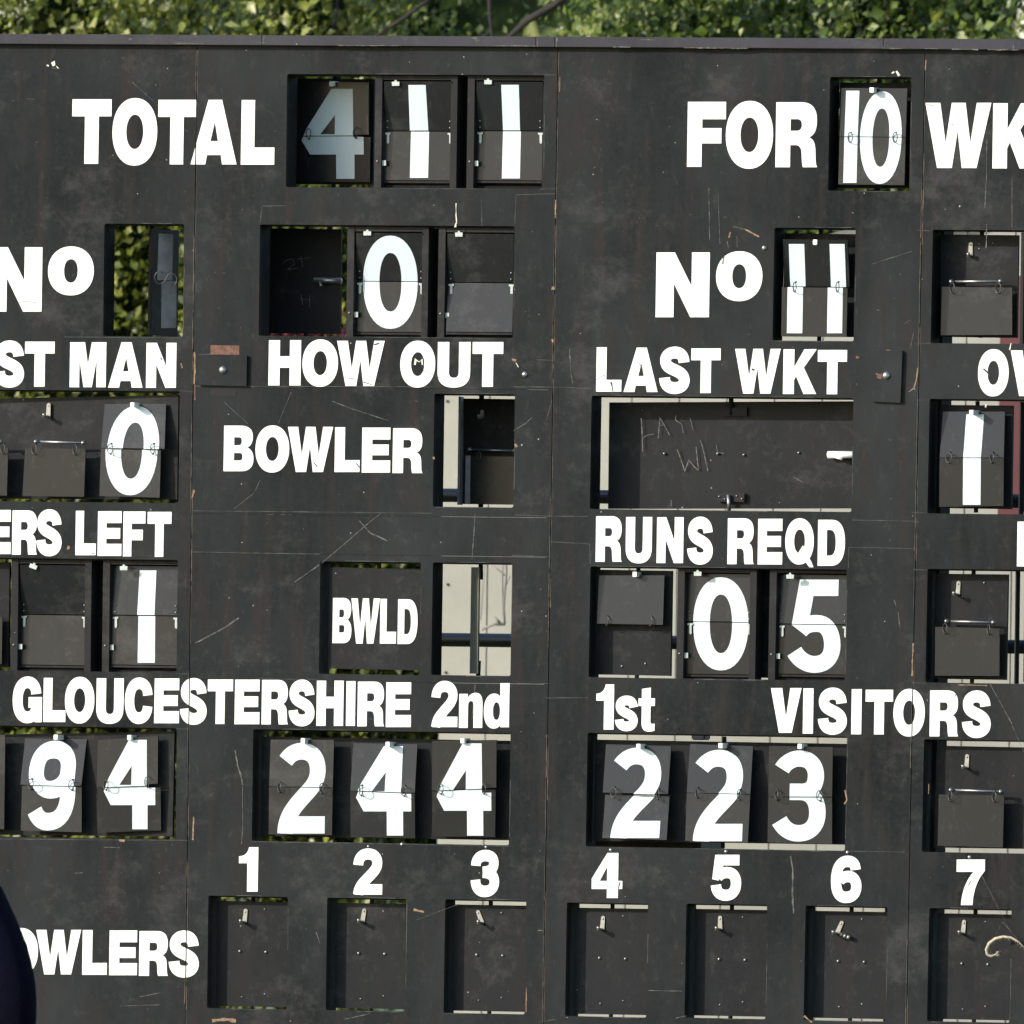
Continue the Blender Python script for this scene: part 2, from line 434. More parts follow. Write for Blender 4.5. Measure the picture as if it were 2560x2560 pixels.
def P_(*c): return [(c[i], c[i+1]) for i in range(0, len(c), 2)]
G = {
 'T': [[P_(0,0, 1,0, 1,.265, .68,.265, .68,1, .325,1, .325,.265, 0,.265)]],
 'L': [[P_(0,0, .40,0, .40,.735, 1,.735, 1,1, 0,1)]],
 'F': [[P_(0,0, 1,0, 1,.268, .385,.268, .385,.405, .89,.405, .89,.64, .38,.64, .38,1, 0,1)]],
 'E': [[P_(0,0, .99,0, .99,.265, .36,.265, .36,.375, .94,.375, .94,.615, .36,.615, .36,.73, 1,.73, 1,1, 0,1)]],
 'H': [[P_(0,0, .345,0, .345,.355, .655,.355, .655,0, 1,0, 1,1, .655,1, .655,.61, .345,.61, .345,1, 0,1)]],
 'I': [[P_(0,0, 1,0, 1,1, 0,1)]],
 'A': [[P_(.37,0, .665,0, 1,1, .685,1, .655,.855, .355,.855, .32,1, 0,1), P_(.515,.34, .425,.64, .59,.64)]],
 'N': [[P_(0,0, .345,0, .665,.52, .665,0, 1,0, 1,1, .65,1, .335,.48, .335,1, 0,1)]],
 'M': [[P_(0,0, .41,0, .5,.50, .60,0, 1,0, 1,1, .74,1, .74,.38, .615,1, .385,1, .265,.38, .265,1, 0,1)]],
 'K': [[P_(0,0, .33,0, .33,.40, .63,0, 1,0, .62,.41, 1,1, .62,1, .39,.60, .33,.69, .33,1, 0,1)]],
 'W': [[P_(0,0, .225,0, .315,.62, .40,0, .61,0, .69,.62, .78,0, 1,0, .79,1, .565,1, .495,.43, .415,1, .19,1)]],
 'V': [[P_(0,0, .37,0, .505,.66, .635,0, 1,0, .70,1, .285,1)]],
 'D': [[path('M 0 0 L .50 0 C .86 0 1 .2 1 .5 C 1 .8 .86 1 .50 1 L 0 1'), path('M .33 .22 L .33 .78 L .44 .78 C .60 .78 .66 .68 .66 .5 C .66 .32 .60 .22 .44 .22')]],
 'B': [[path('M 0 0 L .55 0 C .85 0 .97 .1 .97 .25 C .97 .37 .9 .45 .78 .48 C .93 .52 1 .61 1 .73 C 1 .91 .86 1 .58 1 L 0 1'),
        path('M .345 .255 L .345 .43 L .50 .43 C .57 .43 .60 .40 .60 .34 C .60 .28 .57 .255 .50 .255'), path('M .345 .60 L .345 .765 L .52 .765 C .60 .765 .63 .74 .63 .68 C .63 .62 .60 .60 .52 .60')]],
 'R': [[path('M 0 0 L .60 0 C .86 0 .98 .1 .98 .28 C .98 .42 .93 .5 .80 .54 C .93 .58 .95 .66 .955 .78 C .96 .9 .96 .95 1 1 L .66 1 C .63 .94 .63 .87 .625 .80 C .62 .71 .58 .66 .48 .66 L .35 .66 L .35 1 L 0 1'),
        path('M .35 .26 L .35 .44 L .50 .44 C .59 .44 .62 .40 .62 .35 C .62 .29 .59 .26 .50 .26')]],
 'O': [[oval(0, 0, 1, 1, 2.15), oval(.31, .245, .69, .755, 2.1)]],
 'o': [[oval(0, 0, 1, 1, 2.15), oval(.35, .26, .65, .74, 2.2)]],
 'Q': [[oval(0, 0, 1, .945, 2.15), oval(.31, .23, .69, .715, 2.1)], [P_(.47,.70, .62,.555, .72,.66, .80,.76, .93,.90, 1,1.0, .86,1.0, .70,.88, .60,.76, .50,.78)]],
 'U': [[path('M 0 0 L .35 0 L .35 .66 C .35 .75 .40 .785 .50 .785 C .60 .785 .65 .75 .65 .66 L .65 0 L 1 0 L 1 .66 C 1 .88 .84 1 .5 1 C .16 1 0 .88 0 .66')]],
 'S': [pen('M .80 .335 C .79 .20 .68 .125 .5 .125 C .31 .125 .19 .19 .19 .295 C .19 .42 .36 .455 .51 .50 C .68 .55 .815 .60 .815 .715 C .815 .82 .68 .875 .5 .875 C .30 .875 .17 .80 .165 .655', .178, .125)],
 'C': [pen('M .83 .385 C .82 .22 .7 .125 .51 .125 C .28 .125 .165 .28 .165 .5 C .165 .72 .28 .875 .51 .875 C .7 .875 .82 .78 .83 .62', .17, .125)],
 'G': [pen('M .80 .375 C .79 .22 .68 .125 .50 .125 C .28 .125 .165 .28 .165 .5 C .165 .72 .28 .875 .50 .875 C .63 .875 .74 .84 .79 .72', .17, .125),
       [P_(.54,.44, 1,.44, 1,.98, .76,.98, .73,.86, .70,.80, .67,.67, .54,.67)]],
 '2': [pen('M .165 .36 C .17 .2 .3 .12 .5 .12 C .7 .12 .82 .2 .82 .32 C .82 .46 .62 .55 .44 .68 C .28 .78 .19 .86 .175 1.0', .17, .12), [P_(.30,.775, 1,.775, 1,1, .05,1, .12,.90)]],
 '3': [pen('M .17 .335 C .17 .2 .3 .12 .5 .12 C .7 .12 .80 .18 .80 .28 C .80 .42 .66 .465 .42 .475', .165, .12), pen('M .42 .475 C .7 .475 .83 .56 .83 .68 C .83 .8 .7 .88 .5 .88 C .3 .88 .17 .8 .165 .635', .165, .12)],
 '5': [[P_(.13,0, .93,0, .93,.23, .40,.23, .365,.42, .25,.56, .04,.53)], pen('M .23 .475 C .34 .40 .45 .38 .55 .385 C .75 .39 .83 .5 .83 .62 C .83 .79 .7 .88 .5 .88 C .3 .88 .18 .8 .165 .655', .17, .12)],
 '6': [pen('M .80 .30 C .79 .17 .68 .12 .53 .12 C .27 .12 .165 .3 .165 .52 C .165 .77 .28 .88 .5 .88', .165, .12), pen('M .49 .88 C .72 .88 .83 .79 .83 .65 C .83 .52 .72 .44 .56 .44 C .42 .44 .33 .48 .28 .54', .165, .12)],
 '4': [[P_(.50,0, .86,0, .86,.62, 1,.62, 1,.80, .86,.80, .86,1, .50,1, .50,.80, 0,.80, 0,.57), P_(.50,.30, .26,.62, .50,.62)]],
 '7': [[path('M 0 0 L 1 0 L 1 .25 C .72 .45 .60 .70 .58 1 L .17 1 C .20 .70 .34 .46 .60 .27 L 0 .27')]],
 '1': [[path('M .52 0 L 1 0 L 1 1 L .44 1 L .44 .36 L 0 .36 L 0 .205 C .28 .20 .46 .14 .52 0')]],
 'n': [[path('M 0 .03 L .36 .03 L .36 .15 C .45 .03 .6 0 .70 0 C .92 0 1 .12 1 .32 L 1 1 L .62 1 L .62 .40 C .62 .27 .58 .235 .5 .235 C .42 .235 .38 .28 .38 .40 L .38 1 L 0 1')]],
 'd': [[oval(0, .23, .80, 1.0, 2.2), oval(.36, .42, .64, .81, 2.2)], [P_(.64,0, 1,0, 1,.97, .66,.97)]],
 's': [pen('M .80 .33 C .78 .20 .68 .135 .5 .135 C .32 .135 .20 .18 .20 .285 C .20 .41 .36 .455 .51 .50 C .68 .55 .80 .60 .80 .71 C .80 .81 .68 .865 .5 .865 C .30 .865 .18 .80 .175 .67', .19, .135)],
 't': [[path('M .2 .03 L .74 0 L .74 .245 L 1 .245 L 1 .42 L .74 .42 L .74 .74 C .74 .83 .80 .84 1 .82 L 1 .985 C .5 1.04 .2 1 .2 .80 L .2 .42 L 0 .42 L 0 .245 L .2 .245')]],
 # digits on the hung plates
 'p0': [[oval(0, 0, 1, 1, 2.15), oval(.30, .185, .705, .815, 2.2)]],
 'p1': [[P_(0,0, 1,0, 1,1, 0,1)]],
 'p4': [[P_(.47,0, .815,0, .835,.535, 1,.535, 1,.73, .85,.73, .85,1, .555,1, .555,.73, .135,.73, 0,.575, .08,.44), P_(.535,.29, .30,.505, .535,.505)]],
 'p2': [pen('M .15 .195 C .24 .12 .35 .09 .48 .09 C .72 .09 .835 .18 .835 .31 C .835 .45 .66 .52 .48 .63 C .28 .75 .165 .85 .165 1.0', .165, .092), [P_(.40,.81, 1,.81, 1,1, .05,1, .16,.87)]],
 'p3': [pen('M .145 .205 C .22 .13 .35 .09 .48 .09 C .68 .09 .80 .17 .80 .28 C .80 .40 .70 .455 .5 .455 L .30 .455', .155, .088), pen('M .302 .455 L .5 .455 C .72 .455 .84 .55 .84 .69 C .84 .83 .70 .91 .48 .91 C .32 .91 .2 .86 .11 .77', .158, .09)],
 'p5': [[P_(.22,0, .97,0, .96,.175, .48,.175, .40,.42, .33,.60, .06,.485)], pen('M .22 .55 C .32 .475 .45 .47 .55 .47 C .75 .47 .845 .58 .845 .70 C .845 .84 .7 .91 .5 .91 C .35 .91 .2 .86 .11 .77', .158, .09)],
 'p9': [pen('M .84 .31 C .84 .17 .7 .098 .5 .098 C .28 .098 .16 .18 .16 .33 C .16 .48 .3 .548 .47 .548 C .62 .548 .78 .50 .84 .38', .16, .098), pen('M .838 .30 L .838 .55 C .84 .8 .68 .905 .42 .905 C .3 .905 .2 .87 .13 .78', .16, .098)],
}
def glyph_bm(ch, x0, y0, x1, y1, cuts=True, shear=0.0):
    """list of flat pixel-space bmeshes for a glyph filling the box"""
    outs = []
    for piece in G[ch]:
        cs = [[(x0+(x1-x0)*px+shear*((y0+y1)/2-(y0+(y1-y0)*py)), y0+(y1-y0)*py) for px, py in c] for c in piece]
        bm = flat_bm(cs)
        if cuts:
            for i in (1, 2, 3):
                us = seam_u(i, (y0+y1)/2)
                if x0 < us < x1:
                    (a, b), (c, d) = SEAMS[i-1]
                    n = Vector((d-b, -(c-a), 0)).normalized()
                    for off in (-1.5, 1.5):
                        bmesh.ops.bisect_plane(bm, geom=bm.verts[:]+bm.edges[:]+bm.faces[:], plane_co=(a+off, b, 0), plane_no=n)
                    kill = [f for f in bm.faces if abs(f.calc_center_median().x-seam_u(i, f.calc_center_median().y)) < 1.4]
                    bmesh.ops.delete(bm, geom=kill, context='FACES')
        outs.append(bm)
    return outs
def join_bms(bms):
    me = bpy.data.meshes.new('t'); out = bmesh.new()
    for b in bms:
        b.to_mesh(me); out.from_mesh(me); b.free()
    bpy.data.meshes.remove(me); return out
def letter(ch, x0, y0, x1, y1, y=-.0012, parent=None, mat=None, name='letter'):
    bms = []
    for k, bm in enumerate(glyph_bm(ch, x0, y0, x1, y1, parent is None, .0155)):
        yf = (lambda a, b, k=k: y(a, b)-.00025*k) if callable(y) else (lambda a, b, k=k: y-.00025*k)
        bms.append(raise_bm(bm, yf, .0010+.00025*k))
    return link(name, mesh_of(join_bms(bms)), mat or M_WHITE, parent or SB)
WORDS = [
 ('T',180,248,278,409.5),('O',281,245,393,414),('T',395,249.5,489,411),('A',477.5,249.5,592.5,411),('L',603,250,686.5,411.6),
 ('F',1718.5,254.5,1814,417),('O',1814.5,252,1932.7,422),('R',1939.5,255.5,2044,418),
 ('W',2312.5,257,2477,420),('K',2482,258,2592,421),('T',2598,259,2692,422),('S',2696,256,2800,426),
 ('N',-27,618,105,779),('o',120,616,234.5,738.5),('N',1640,631,1773.5,793),('o',1790,628,1906,753),
 ('L',-172,850,-112,965),('A',-106,850,-20,966),('S',-13,851,61,969),('T',62,854,136,966.5),('M',174.6,855.5,265,968),('A',271,855.5,357,969),('N',365.5,857,440.5,969.5),
 ('H',671.6,850.5,752,963.5),('O',756,848.5,845,967),('W',842,852,961,965),('O',1000.6,851.6,1088,969),('U',1094,855,1175.6,969),('T',1181,855,1257.6,967),
 ('L',1491,868,1554,979),('A',1559.6,869,1644.7,980),('S',1649,866.5,1725,985),('T',1727.7,871,1801,982.7),('W',1837,872,1950.8,984),('K',1958,873,2041,985),('T',2044,875,2117,985.5),
 ('O',2445,872.7,2521.6,991),('V',2526,876,2606,990),('E',2611,878,2676,992),('R',2681,879,2750,993),('S',2752,876,2826,997),
 ('B',559.5,1064,634,1178),('O',638.6,1063.4,723,1181.4),('W',719,1067,832,1180),('L',837,1068,899.5,1180),('E',905,1069,976,1181.4),('R',982,1070.5,1056.8,1182.7),
 ('E',-33,1275,27,1385),('R',30.5,1276,93,1386.7),('S',92,1273,154.7,1390.7),('L',189,1277,240,1388),('E',244.5,1278,304,1389.7),('F',308,1278.7,363,1391),('T',368.4,1279.7,428,1392),
 ('R',1489.6,1290.5,1555,1404.5),('U',1564.4,1292.4,1629.7,1408.5),('N',1642,1293,1708.4,1407.7),('S',1719,1291.6,1782.7,1411.6),('R',1819,1295.6,1885,1410.4),('E',1894.8,1297,1956,1411.2),('Q',1963,1295.6,2034.5,1418),('D',2044.7,1299.5,2112.4,1414.4),
 ('R',2543,1304,2612,1416),
 ('G',32,1691,105,1808),('L',108.7,1694.6,164,1805),('O',162.3,1692,236,1809),('U',241,1695.6,308.8,1809.6),('C',312.4,1693.6,381,1810),('E',386,1696,448,1808),('S',451,1695,517.5,1812),('T',519,1698.6,582,1810),
 ('E',587,1699,649,1810.5),('R',654.4,1699.7,720.6,1811),('S',722.6,1699,787,1815.8),('H',791.5,1701.6,858.5,1814.6),('I',865.4,1702.8,888,1814.6),('R',894,1704,961,1815.8),('E',965,1705.8,1027.8,1817.7),
 ('2',1078.7,1702,1143.9,1817.7),('n',1147.7,1732,1206,1819.6),('d',1209.7,1707.8,1273,1821.5),
 ('1',1490.6,1711,1534.6,1824),('s',1538.4,1739,1595,1828),('t',1596,1719,1637,1828.4),
 ('V',1926.4,1720,2003,1831.9),('I',2007.6,1720.8,2033,1834),('S',2046,1719,2118,1836.8),('I',2128.6,1722.8,2153.7,1835.7),('T',2163.5,1724.4,2232,1836),('O',2233.4,1722,2312,1841.4),('R',2324.5,1726,2396,1841),('S',2406,1726,2477.5,1845),
 ('1',597,2118,645,2229),('2',883.4,2121,956,2236.5),('3',1177,2124.7,1248.4,2242.7),('4',1479.5,2132.4,1556,2245),('5',1777.5,2137,1853,2252),('6',2077.4,2139,2154,2257.6),('7',2391,2148.8,2461.6,2262.7),
 ('B',-72,2318,6,2434),('O',11,2320,95,2438),('W',90,2324.6,202,2436),('L',206,2325,267.7,2437),('E',273.3,2326,343,2438),('R',348,2327.6,420.7,2439.6),('S',423,2326,498,2444)]
for wd in WORDS: letter(*wd)

# ------------------------------------------------------------ scratches, chips, droppings on the face
def marks(name, mat, segs, y=-.0007, parent=None, step=9, jit=.5):
    bm = bmesh.new()
    for pts, wd in segs: ribbon_bm(bm, densify(pts, step), wd, y, jit)
    return link(name, mesh_of(bm), mat, parent or SB, kind='stuff')
marks('paint_scratch', M_SCR, [
 (((952, 1284), (930, 1300), (832, 1385)), 1.7), (((830, 1386), (804, 1408)), 1.5), (((798, 1412), (737, 1455)), 2.6), (((488, 1608), (560, 1570), (597, 1545)), 2.8),
 (((588, 1876), (594, 1912), (604, 1945), (606, 1962)), 3.0), (((606, 1965), (607, 2060), (604, 2110)), 1.2), (((1976, 2140), (1982, 2175), (1981, 2230), (1984, 2284)), 3.5),
 (((830, 1003), (880, 1022), (972, 1052)), 1.3), (((728, 980), (696, 1058)), 1.1), (((560, 1005), (620, 1060)), .9), (((650, 1200), (636, 1232), (585, 1272)), 1.2), (((898, 1302), (925, 1332), (968, 1352)), 2.6),
 (((2475, 1710), (2500, 1755), (2530, 1810)), 1.5), (((2530, 1813), (2560, 1880)), .9), (((2467, 560), (2465, 620)), 2.2), (((2530, 440), (2530, 570)), 1.1), (((2467, 345), (2466, 450), (2462, 520)), 1.6),
 (((1772, 470), (1774, 600)), 1.5), (((1795, 480), (1800, 610)), 1.0), (((1832, 567), (1842, 568), (1868, 576)), 1.3), (((1842, 590), (1843, 618)), 1.1), (((1818, 603), (1821, 618)), 1.5),
 (((2245, 1530), (2250, 1570)), 2.4), (((2236, 1500), (2240, 1515)), 1.5), (((1425, 868), (1424, 880), (1427, 930), (1432, 958)), 1.4), (((1188, 1285), (1180, 1400)), 1.8), (((1188, 1710), (1180, 1800)), 1.4), (((1178, 860), (1174, 960)), 1.3),
 (((1148, 2260), (1040, 2300)), .8), (((862, 2548), (925, 2534)), 2.2), (((187, 2183), (206, 2182)), 2.2), (((260, 2118), (300, 2119)), 1.6), (((790, 2330), (800, 2358)), 1.6), (((2180, 660), (2280, 628)), 1.0),
 (((180, 690), (195, 680)), 1), (((330, 205), (470, 330)), .8), (((2284, 830), (2276, 870)), 1.2), (((1284, 1077), (1318, 1056)), 1.6), (((1318, 1054), (1330, 1044)), 1.4),
 (((300, 2515), (400, 2512)), 1.1), (((350, 2492), (400, 2482)), 1.1), (((1620, 2476), (1705, 2478)), 1.1), (((1390, 2548), (1345, 2556)), 1), (((66, 247), (88, 248)), 1.4), (((130, 170), (150, 172)), 1.0),
 (((1345, 2326), (1360, 2326)), 3), (((1690, 2545), (1715, 2540)), 1.3), (((2260, 810), (2275, 800)), .8), (((1380, 1000), (1366, 1050)), 1.0)])
marks('bare_wood_chip', M_WOODBARE, [
 (((1862, 573), (1880, 582), (1898, 592)), 4.5), (((1826, 580), (1822, 594)), 3), (((1034, 2274), (1060, 2280)), 5), (((2272, 980), (2285, 970), (2291, 950), (2294, 920)), 3), (((485, 960), (487, 930), (486, 880)), 4),
 (((1382, 716), (1383, 724)), 8), (((1381, 848), (1382, 856)), 6), (((452, 908), (456, 920)), 4), (((484, 2042), (482, 2100)), 3.5), (((2283, 1608), (2280, 1690)), 3.0), (((2395, 1712), (2468, 1714)), 2.2), (((530, 2551), (560, 2548), (590, 2552)), 7),
 (((1316, 2470), (1315, 2530)), 2.0), (((298, 2100), (312, 2102)), 7), (((480, 1245), (486, 1225)), 3), (((1280, 898), (1290, 902)), 6), (((1083, 1142), (1086, 1148)), 6), (((1288, 1110), (1292, 1118)), 5), (((2322, 1960), (2321, 1985)), 1.4),
 (((2112, 1975), (2117, 2000), (2110, 2010)), 3), (((168, 1368), (174, 1370)), 7), (((1400, 190), (1399, 230)), 1.4), (((1388, 545), (1389, 500)), 3), (((2315, 150), (2313, 175)), 2.5), (((2010, 2540), (2030, 2556)), 4)], -.0009)
marks('letter_wear', M_BLACKMARK, [
 (((47, 757), (60, 753), (90, 756)), 1.6), (((1810, 640), (1806, 660)), 3), (((1528, 955), (1532, 978)), 4), (((1490, 950), (1505, 940), (1512, 938)), 1.2), (((1596, 905), (1606, 922)), 2.5), (((1880, 922), (1886, 926)), 5),
 (((935, 862), (948, 858)), 2.5), (((872, 946), (892, 948)), 1.5), (((908, 955), (930, 962)), 2), (((1056, 925), (1100, 945)), 1.2), (((783, 1155), (793, 1166)), 3), (((890, 1158), (898, 1168)), 3), (((2458, 922), (2470, 932), (2472, 940)), 3.5),
 (((2316, 262), (2334, 263)), 2), (((2375, 312), (2390, 309)), 1.5), (((2390, 1733), (2386, 1745)), 1.0), (((398, 896), (404, 900)), 5), (((2420, 2215), (2428, 2200)), 1.6), (((275, 2366), (285, 2366)), 1.5), (((1550, 2205), (1545, 2222)), 3), (((227, 1385), (236, 1384)), 2),
 (((1755, 520), (1768, 690)), .1)], -.0022)
marks('bird_dropping', M_DROP, [
 (((117, 163), (122, 164)), 8), (((131, 155), (136, 164)), 12), (((141, 165), (146, 170)), 7), (((1037, 912), (1040, 900), (1048, 905), (1055, 898), (1056, 912)), 5), (((399, 895), (404, 906), (410, 912)), 7), (((1060, 912), (1066, 915)), 3),
 (((408, 915), (412, 925)), 2.5), (((1140, 508), (1141, 560)), 1.6), (((1140, 558), (1139, 568)), 4), (((2240, 178), (2247, 190)), 4), (((1290, 907), (1296, 918)), 3), (((2230, 184), (2236, 180)), 3), (((2465, 1011), (2463, 1018)), 3), (((2528, 858), (2524, 875)), 3.5)], -.0024, jit=.8)
marks('teal_smear', M_TEAL, [(((1490, 2210), (1510, 2214), (1528, 2216)), 4)], -.0026, jit=.8)
marks('primer_smear', M_ORANGE, [(((2140, 892), (2148, 893)), 5), (((2215, 875), (2226, 876)), 3.5), (((487, 1000), (487, 962)), 3)], -.0009)
# random tiny chips
bm = bmesh.new()
for k in range(330):
    u_, v_ = random.uniform(-50, 2600), random.uniform(120, 2560)
    if any(o[0]-8 < u_ < o[2]+12 and o[1]-5 < v_ < o[3]+5 for o in OPEN.values()): continue
    a = random.uniform(0, 3.14); l = random.choice([1.2, 1.6, 2, 3, 6]); wdt = random.uniform(1.1, 2.4) if l < 4 else .9
    ribbon_bm(bm, densify([(u_, v_), (u_+l*math.cos(a), v_+l*math.sin(a))], 3), wdt, -.0006, .5)
link('paint_chip', mesh_of(bm), M_SCR, SB, kind='stuff')

# ------------------------------------------------------------ shutters and fittings
def lerp(a, b, t): return a+(b-a)*t
def shutter(q, yl, yr, label, mat=None, thick=.014, name='shutter'):
    """q: four pixel corners TL TR BR BL as seen; depth varies left to right"""
    ul, ur = (q[0][0]+q[3][0])/2, (q[1][0]+q[2][0])/2
    yf = lambda u, v: lerp(yl, yr, (u-ul)/(ur-ul))
    o = slab(name, [q], yf, thick, mat or M_PANEL, SB, label=label)
    o['_'] = 0; del o['_']
    return o, yf
def pivots(q, yf, top, bot, uc=None, parent=None):
    """pivot pins above and below a shutter"""
    uc = uc or (q[0][0]+q[1][0])/2
    t = (uc-q[0][0])/(q[1][0]-q[0][0])
    vt = lerp(q[0][1], q[1][1], t); vb = lerp(q[3][1], q[2][1], t)
    y = yf(uc, vt)+.004
    for a, b in ((vt-top, vt+1), (vb-1, vb+bot)):
        tube('pivot_pin', [at(uc-(0 if a < vb-9 else 4), a, y), at(uc-(0 if a < vb-9 else 4), b, y)], .0075, M_DARKWOOD, parent)
def hook(u, v, y, parent, tilt=0.0, L=.034, big=True, foot=True):
    """flat zinc strip screwed to the shutter with a peg sticking out of its lower end"""
    hw, hl = (5.6, 34) if big else (5, 20)
    c, s = math.cos(tilt), math.sin(tilt)
    def rt(a, b): return (u+a*c-b*s, v+a*s+b*c)
    q = [rt(-hw+1, -hl+2), rt(0, -hl-1), rt(hw-1, -hl+2), rt(hw, 0), rt(-hw, 0)]
    o = slab('hook', [q], y-.004, .0038, M_ZINC, parent)
    bm = bmesh.new(); b = at(u, v, y-.003); tube_bm(bm, [b, b+Vector((-.001, -L, .001))], .0052, 8)
    tube_bm(bm, [b+Vector((-.001, -L+.004, .001)), b+Vector((-.001, -L, .010))], .0058, 8)
    link('peg', mesh_of(bm, True), M_ZINC, parent)
    sc_ = dome(rt(0, -hl+7), y-.0042, 2.6, M_STEEL, parent, 'screw')
def peg(u, v, y0, y1, parent):
    c = at(u, v, y0)
    boxo('peg_tip', (c.x-.0075, y0, c.z-.0085), (c.x+.0075, y1, c.z+.0085), M_PEG, parent, .0012)
def screws(pts, y, parent, r=4.2, m=None):
    for p in pts: dome(p, y if not callable(y) else y(*p), r, m or M_STEEL, parent, 'screw', 1.1, 8)
def ring(u, v, y, parent, r=10, pose=0.0):
    """wire ring linking the two halves of a plate: stands out from the face"""
    c = at(u, v, y); rr = r*PX; pts = []
    ax = Vector((math.sin(.9+pose), -math.cos(.9+pose), 0))
    for k in range(18):
        t = 2*math.pi*k/18
        pts.append(c+ax*(rr*1.05*math.cos(t))+Vector((0, 0, 1))*(rr*1.25*math.sin(t))+Vector((0, -rr*.75, 0)))
    tube('ring', pts, .0016, M_RING, parent, 6, True)
    for dv in (-13, 13): dome((u+(1 if dv < 0 else -1), v+dv), y+.0035, 2.6, M_DARKWOOD, parent, 'ring_eyelet', .6, 8)

NAT = .0155
def plate(T, H, H2, B, yh, yh2, digits, rings, label, group, hk=None, thick=.006, name='number_plate'):
    """T/H: (uL,vL,uR,vR) top and hinge of the upper flap; H2/B hinge and bottom of the lower flap"""
    H2 = H2 or H
    yt = yh+((T[0]-H[0])-NAT*(H[1]-T[1]))*.0039
    yb = yh2-((H2[0]-B[0])-NAT*(B[1]-H2[1]))*.0039
    root = empty(name, at((T[0]+T[2])/2, T[1], yt), label, 'number plate', group)
    def mk(a, b): return [(a[0], a[1]), (a[2], a[3]), (b[2], b[3]), (b[0], b[1])]
    def yup(u, v):
        w_ = (u-T[0])/(T[2]-T[0]); a = lerp(T[1], T[3], w_); b = lerp(H[1], H[3], w_)
        return lerp(yt, yh, (v-a)/(b-a))
    def ylo(u, v):
        w_ = (u-H2[0])/(H2[2]-H2[0]); a = lerp(H2[1], H2[3], w_); b = lerp(B[1], B[3], w_)
        return lerp(yh2, yb, (v-a)/(b-a))
    g = .8
    slab('upper_flap', [mk(T, (H[0], H[1]-g, H[2], H[3]-g))], yup, thick, M_PLATE, root)
    slab('lower_flap', [mk((H2[0], H2[1]+g, H2[2], H2[3]+g), B)], ylo, thick, M_PLATE, root)
    for d in digits: digit(d, T, H, H2, B, yup, ylo, root)
    for i, r_ in enumerate(rings):
        ring(r_[0], r_[1], min(yh, yh2)-.002, root, 10, random.uniform(-.25, .25))
    return root
def digit(d, T, H, H2, B, yup, ylo, root):
    """d: (glyph, x0,y0,x1,y1[,dxu,dxl])  dxu/dxl shift of the part on each flap"""
    ch, x0, y0, x1, y1 = d[:5]; dxu, dxl = (d[5:7] if len(d) > 5 else (0, 0)); bms = []
    for k, bm in enumerate(glyph_bm(ch, x0, y0, x1, y1, False)):
        # hinge line in pixels
        a = Vector((H[0], (H[1]+H2[1])/2, 0)); b = Vector((H[2], (H[3]+H2[3])/2, 0)); t = (b-a).normalized(); n = Vector((-t.y, t.x, 0))
        for off in (-1.0, 1.0):
            bmesh.ops.bisect_plane(bm, geom=bm.verts[:]+bm.edges[:]+bm.faces[:], plane_co=a+n*off, plane_no=n)
        kill = [f for f in bm.faces if abs((f.calc_center_median()-a).dot(n)) < .95]
        bmesh.ops.delete(bm, geom=kill, context='FACES')
        ys = {}
        for v in bm.verts:
            up = (v.co-a).dot(n) < 0
            if up: v.co.x += dxu+(T[0]-H[0])*(H[1]-v.co.y)/(H[1]-T[1])
            else: v.co.x += dxl+(B[0]-H2[0])*(v.co.y-H2[1])/(B[1]-H2[1])
            ys[(round(v.co.x, 4), round(v.co.y, 4))] = up
        yy = .0009+.0002*k
        def yf(u, v, ys=ys, yy=yy):
            up = ys.get((round(u, 4), round(v, 4)), v < H[1])
            return (yup(u, v) if up else ylo(u, v))-yy
        bms.append(raise_bm(bm, yf, .0007+.0002*k))
    link('digit', mesh_of(join_bms(bms)), M_DIGIT, root)
def halfplate(q, y, label, group, rod=None, rings=(), tip=0.0, name='blank_plate', bot=0.0):
    root = empty(name, at((q[0][0]+q[1][0])/2, q[0][1], y), label, 'number plate', group)
    yf = lambda u, v: y+bot*(v-q[0][1])/(q[3][1]-q[0][1])
    slab('flap', [q], yf, .006, M_PLATE, root)
    if rod:
        tube('cross_bar', [at(rod[0], rod[1], y+.012), at(rod[2], rod[3], y+.012)], .0042, M_STEEL, root)
        for e in ((rod[0], rod[1]), (rod[2], rod[3])):
            dome(e, y+.006, 6.5, M_STEEL, root, 'bar_end', 1.4, 8)
    for r_ in rings: ring(r_[0], r_[1], y-.003, root, 10, random.uniform(-.3, .3))
    return root

def Q(u_, v_, U_, V_): return quad(u_, v_, U_, V_)
# --- row of seven bowler openings
HK = {1: (611, 2306, .10), 2: (906, 2305, .15), 3: (1205, 2308, -.35), 4: (1505, 2324, .08), 5: (1800, 2324, .0), 6: (2092, 2334, .42), 7: (2407, 2334, .10)}
for k in range(1, 8):
    o = OPEN['F%d' % k]
    q = Q(o[0]+22, o[1]+13, o[2]+4, o[3]-6)
    s, yf = shutter(q, .050, .048, 'black swing shutter in the opening under the number %d' % k)
    pivots(q, yf, 12, 9, parent=s)
    hu, hv, tl = HK[k]
    hook(hu, hv, .049, s, tl)
    sx = 79 if k < 4 else 82
    screws([(o[0]+sx, o[1]+139), (o[0]+sx+65, o[1]+141)], .049, s, 4.4)
    screws([(o[0]+84, o[1]+253), (o[0]+141, o[1]+246), (o[0]+141, o[1]+34)], .049, s, 2.6)
s6 = [o for o in bpy.data.objects if o.name.startswith('shutter')][5]
bm = bmesh.new()
for i in range(3): tube_bm(bm, [at(2101+i*9, 2336+i*3.2, .035), at(2107+i*9, 2338+i*3.2, .034)], .0075, 8)
link('spring', mesh_of(bm, True), M_ZINC, s6)

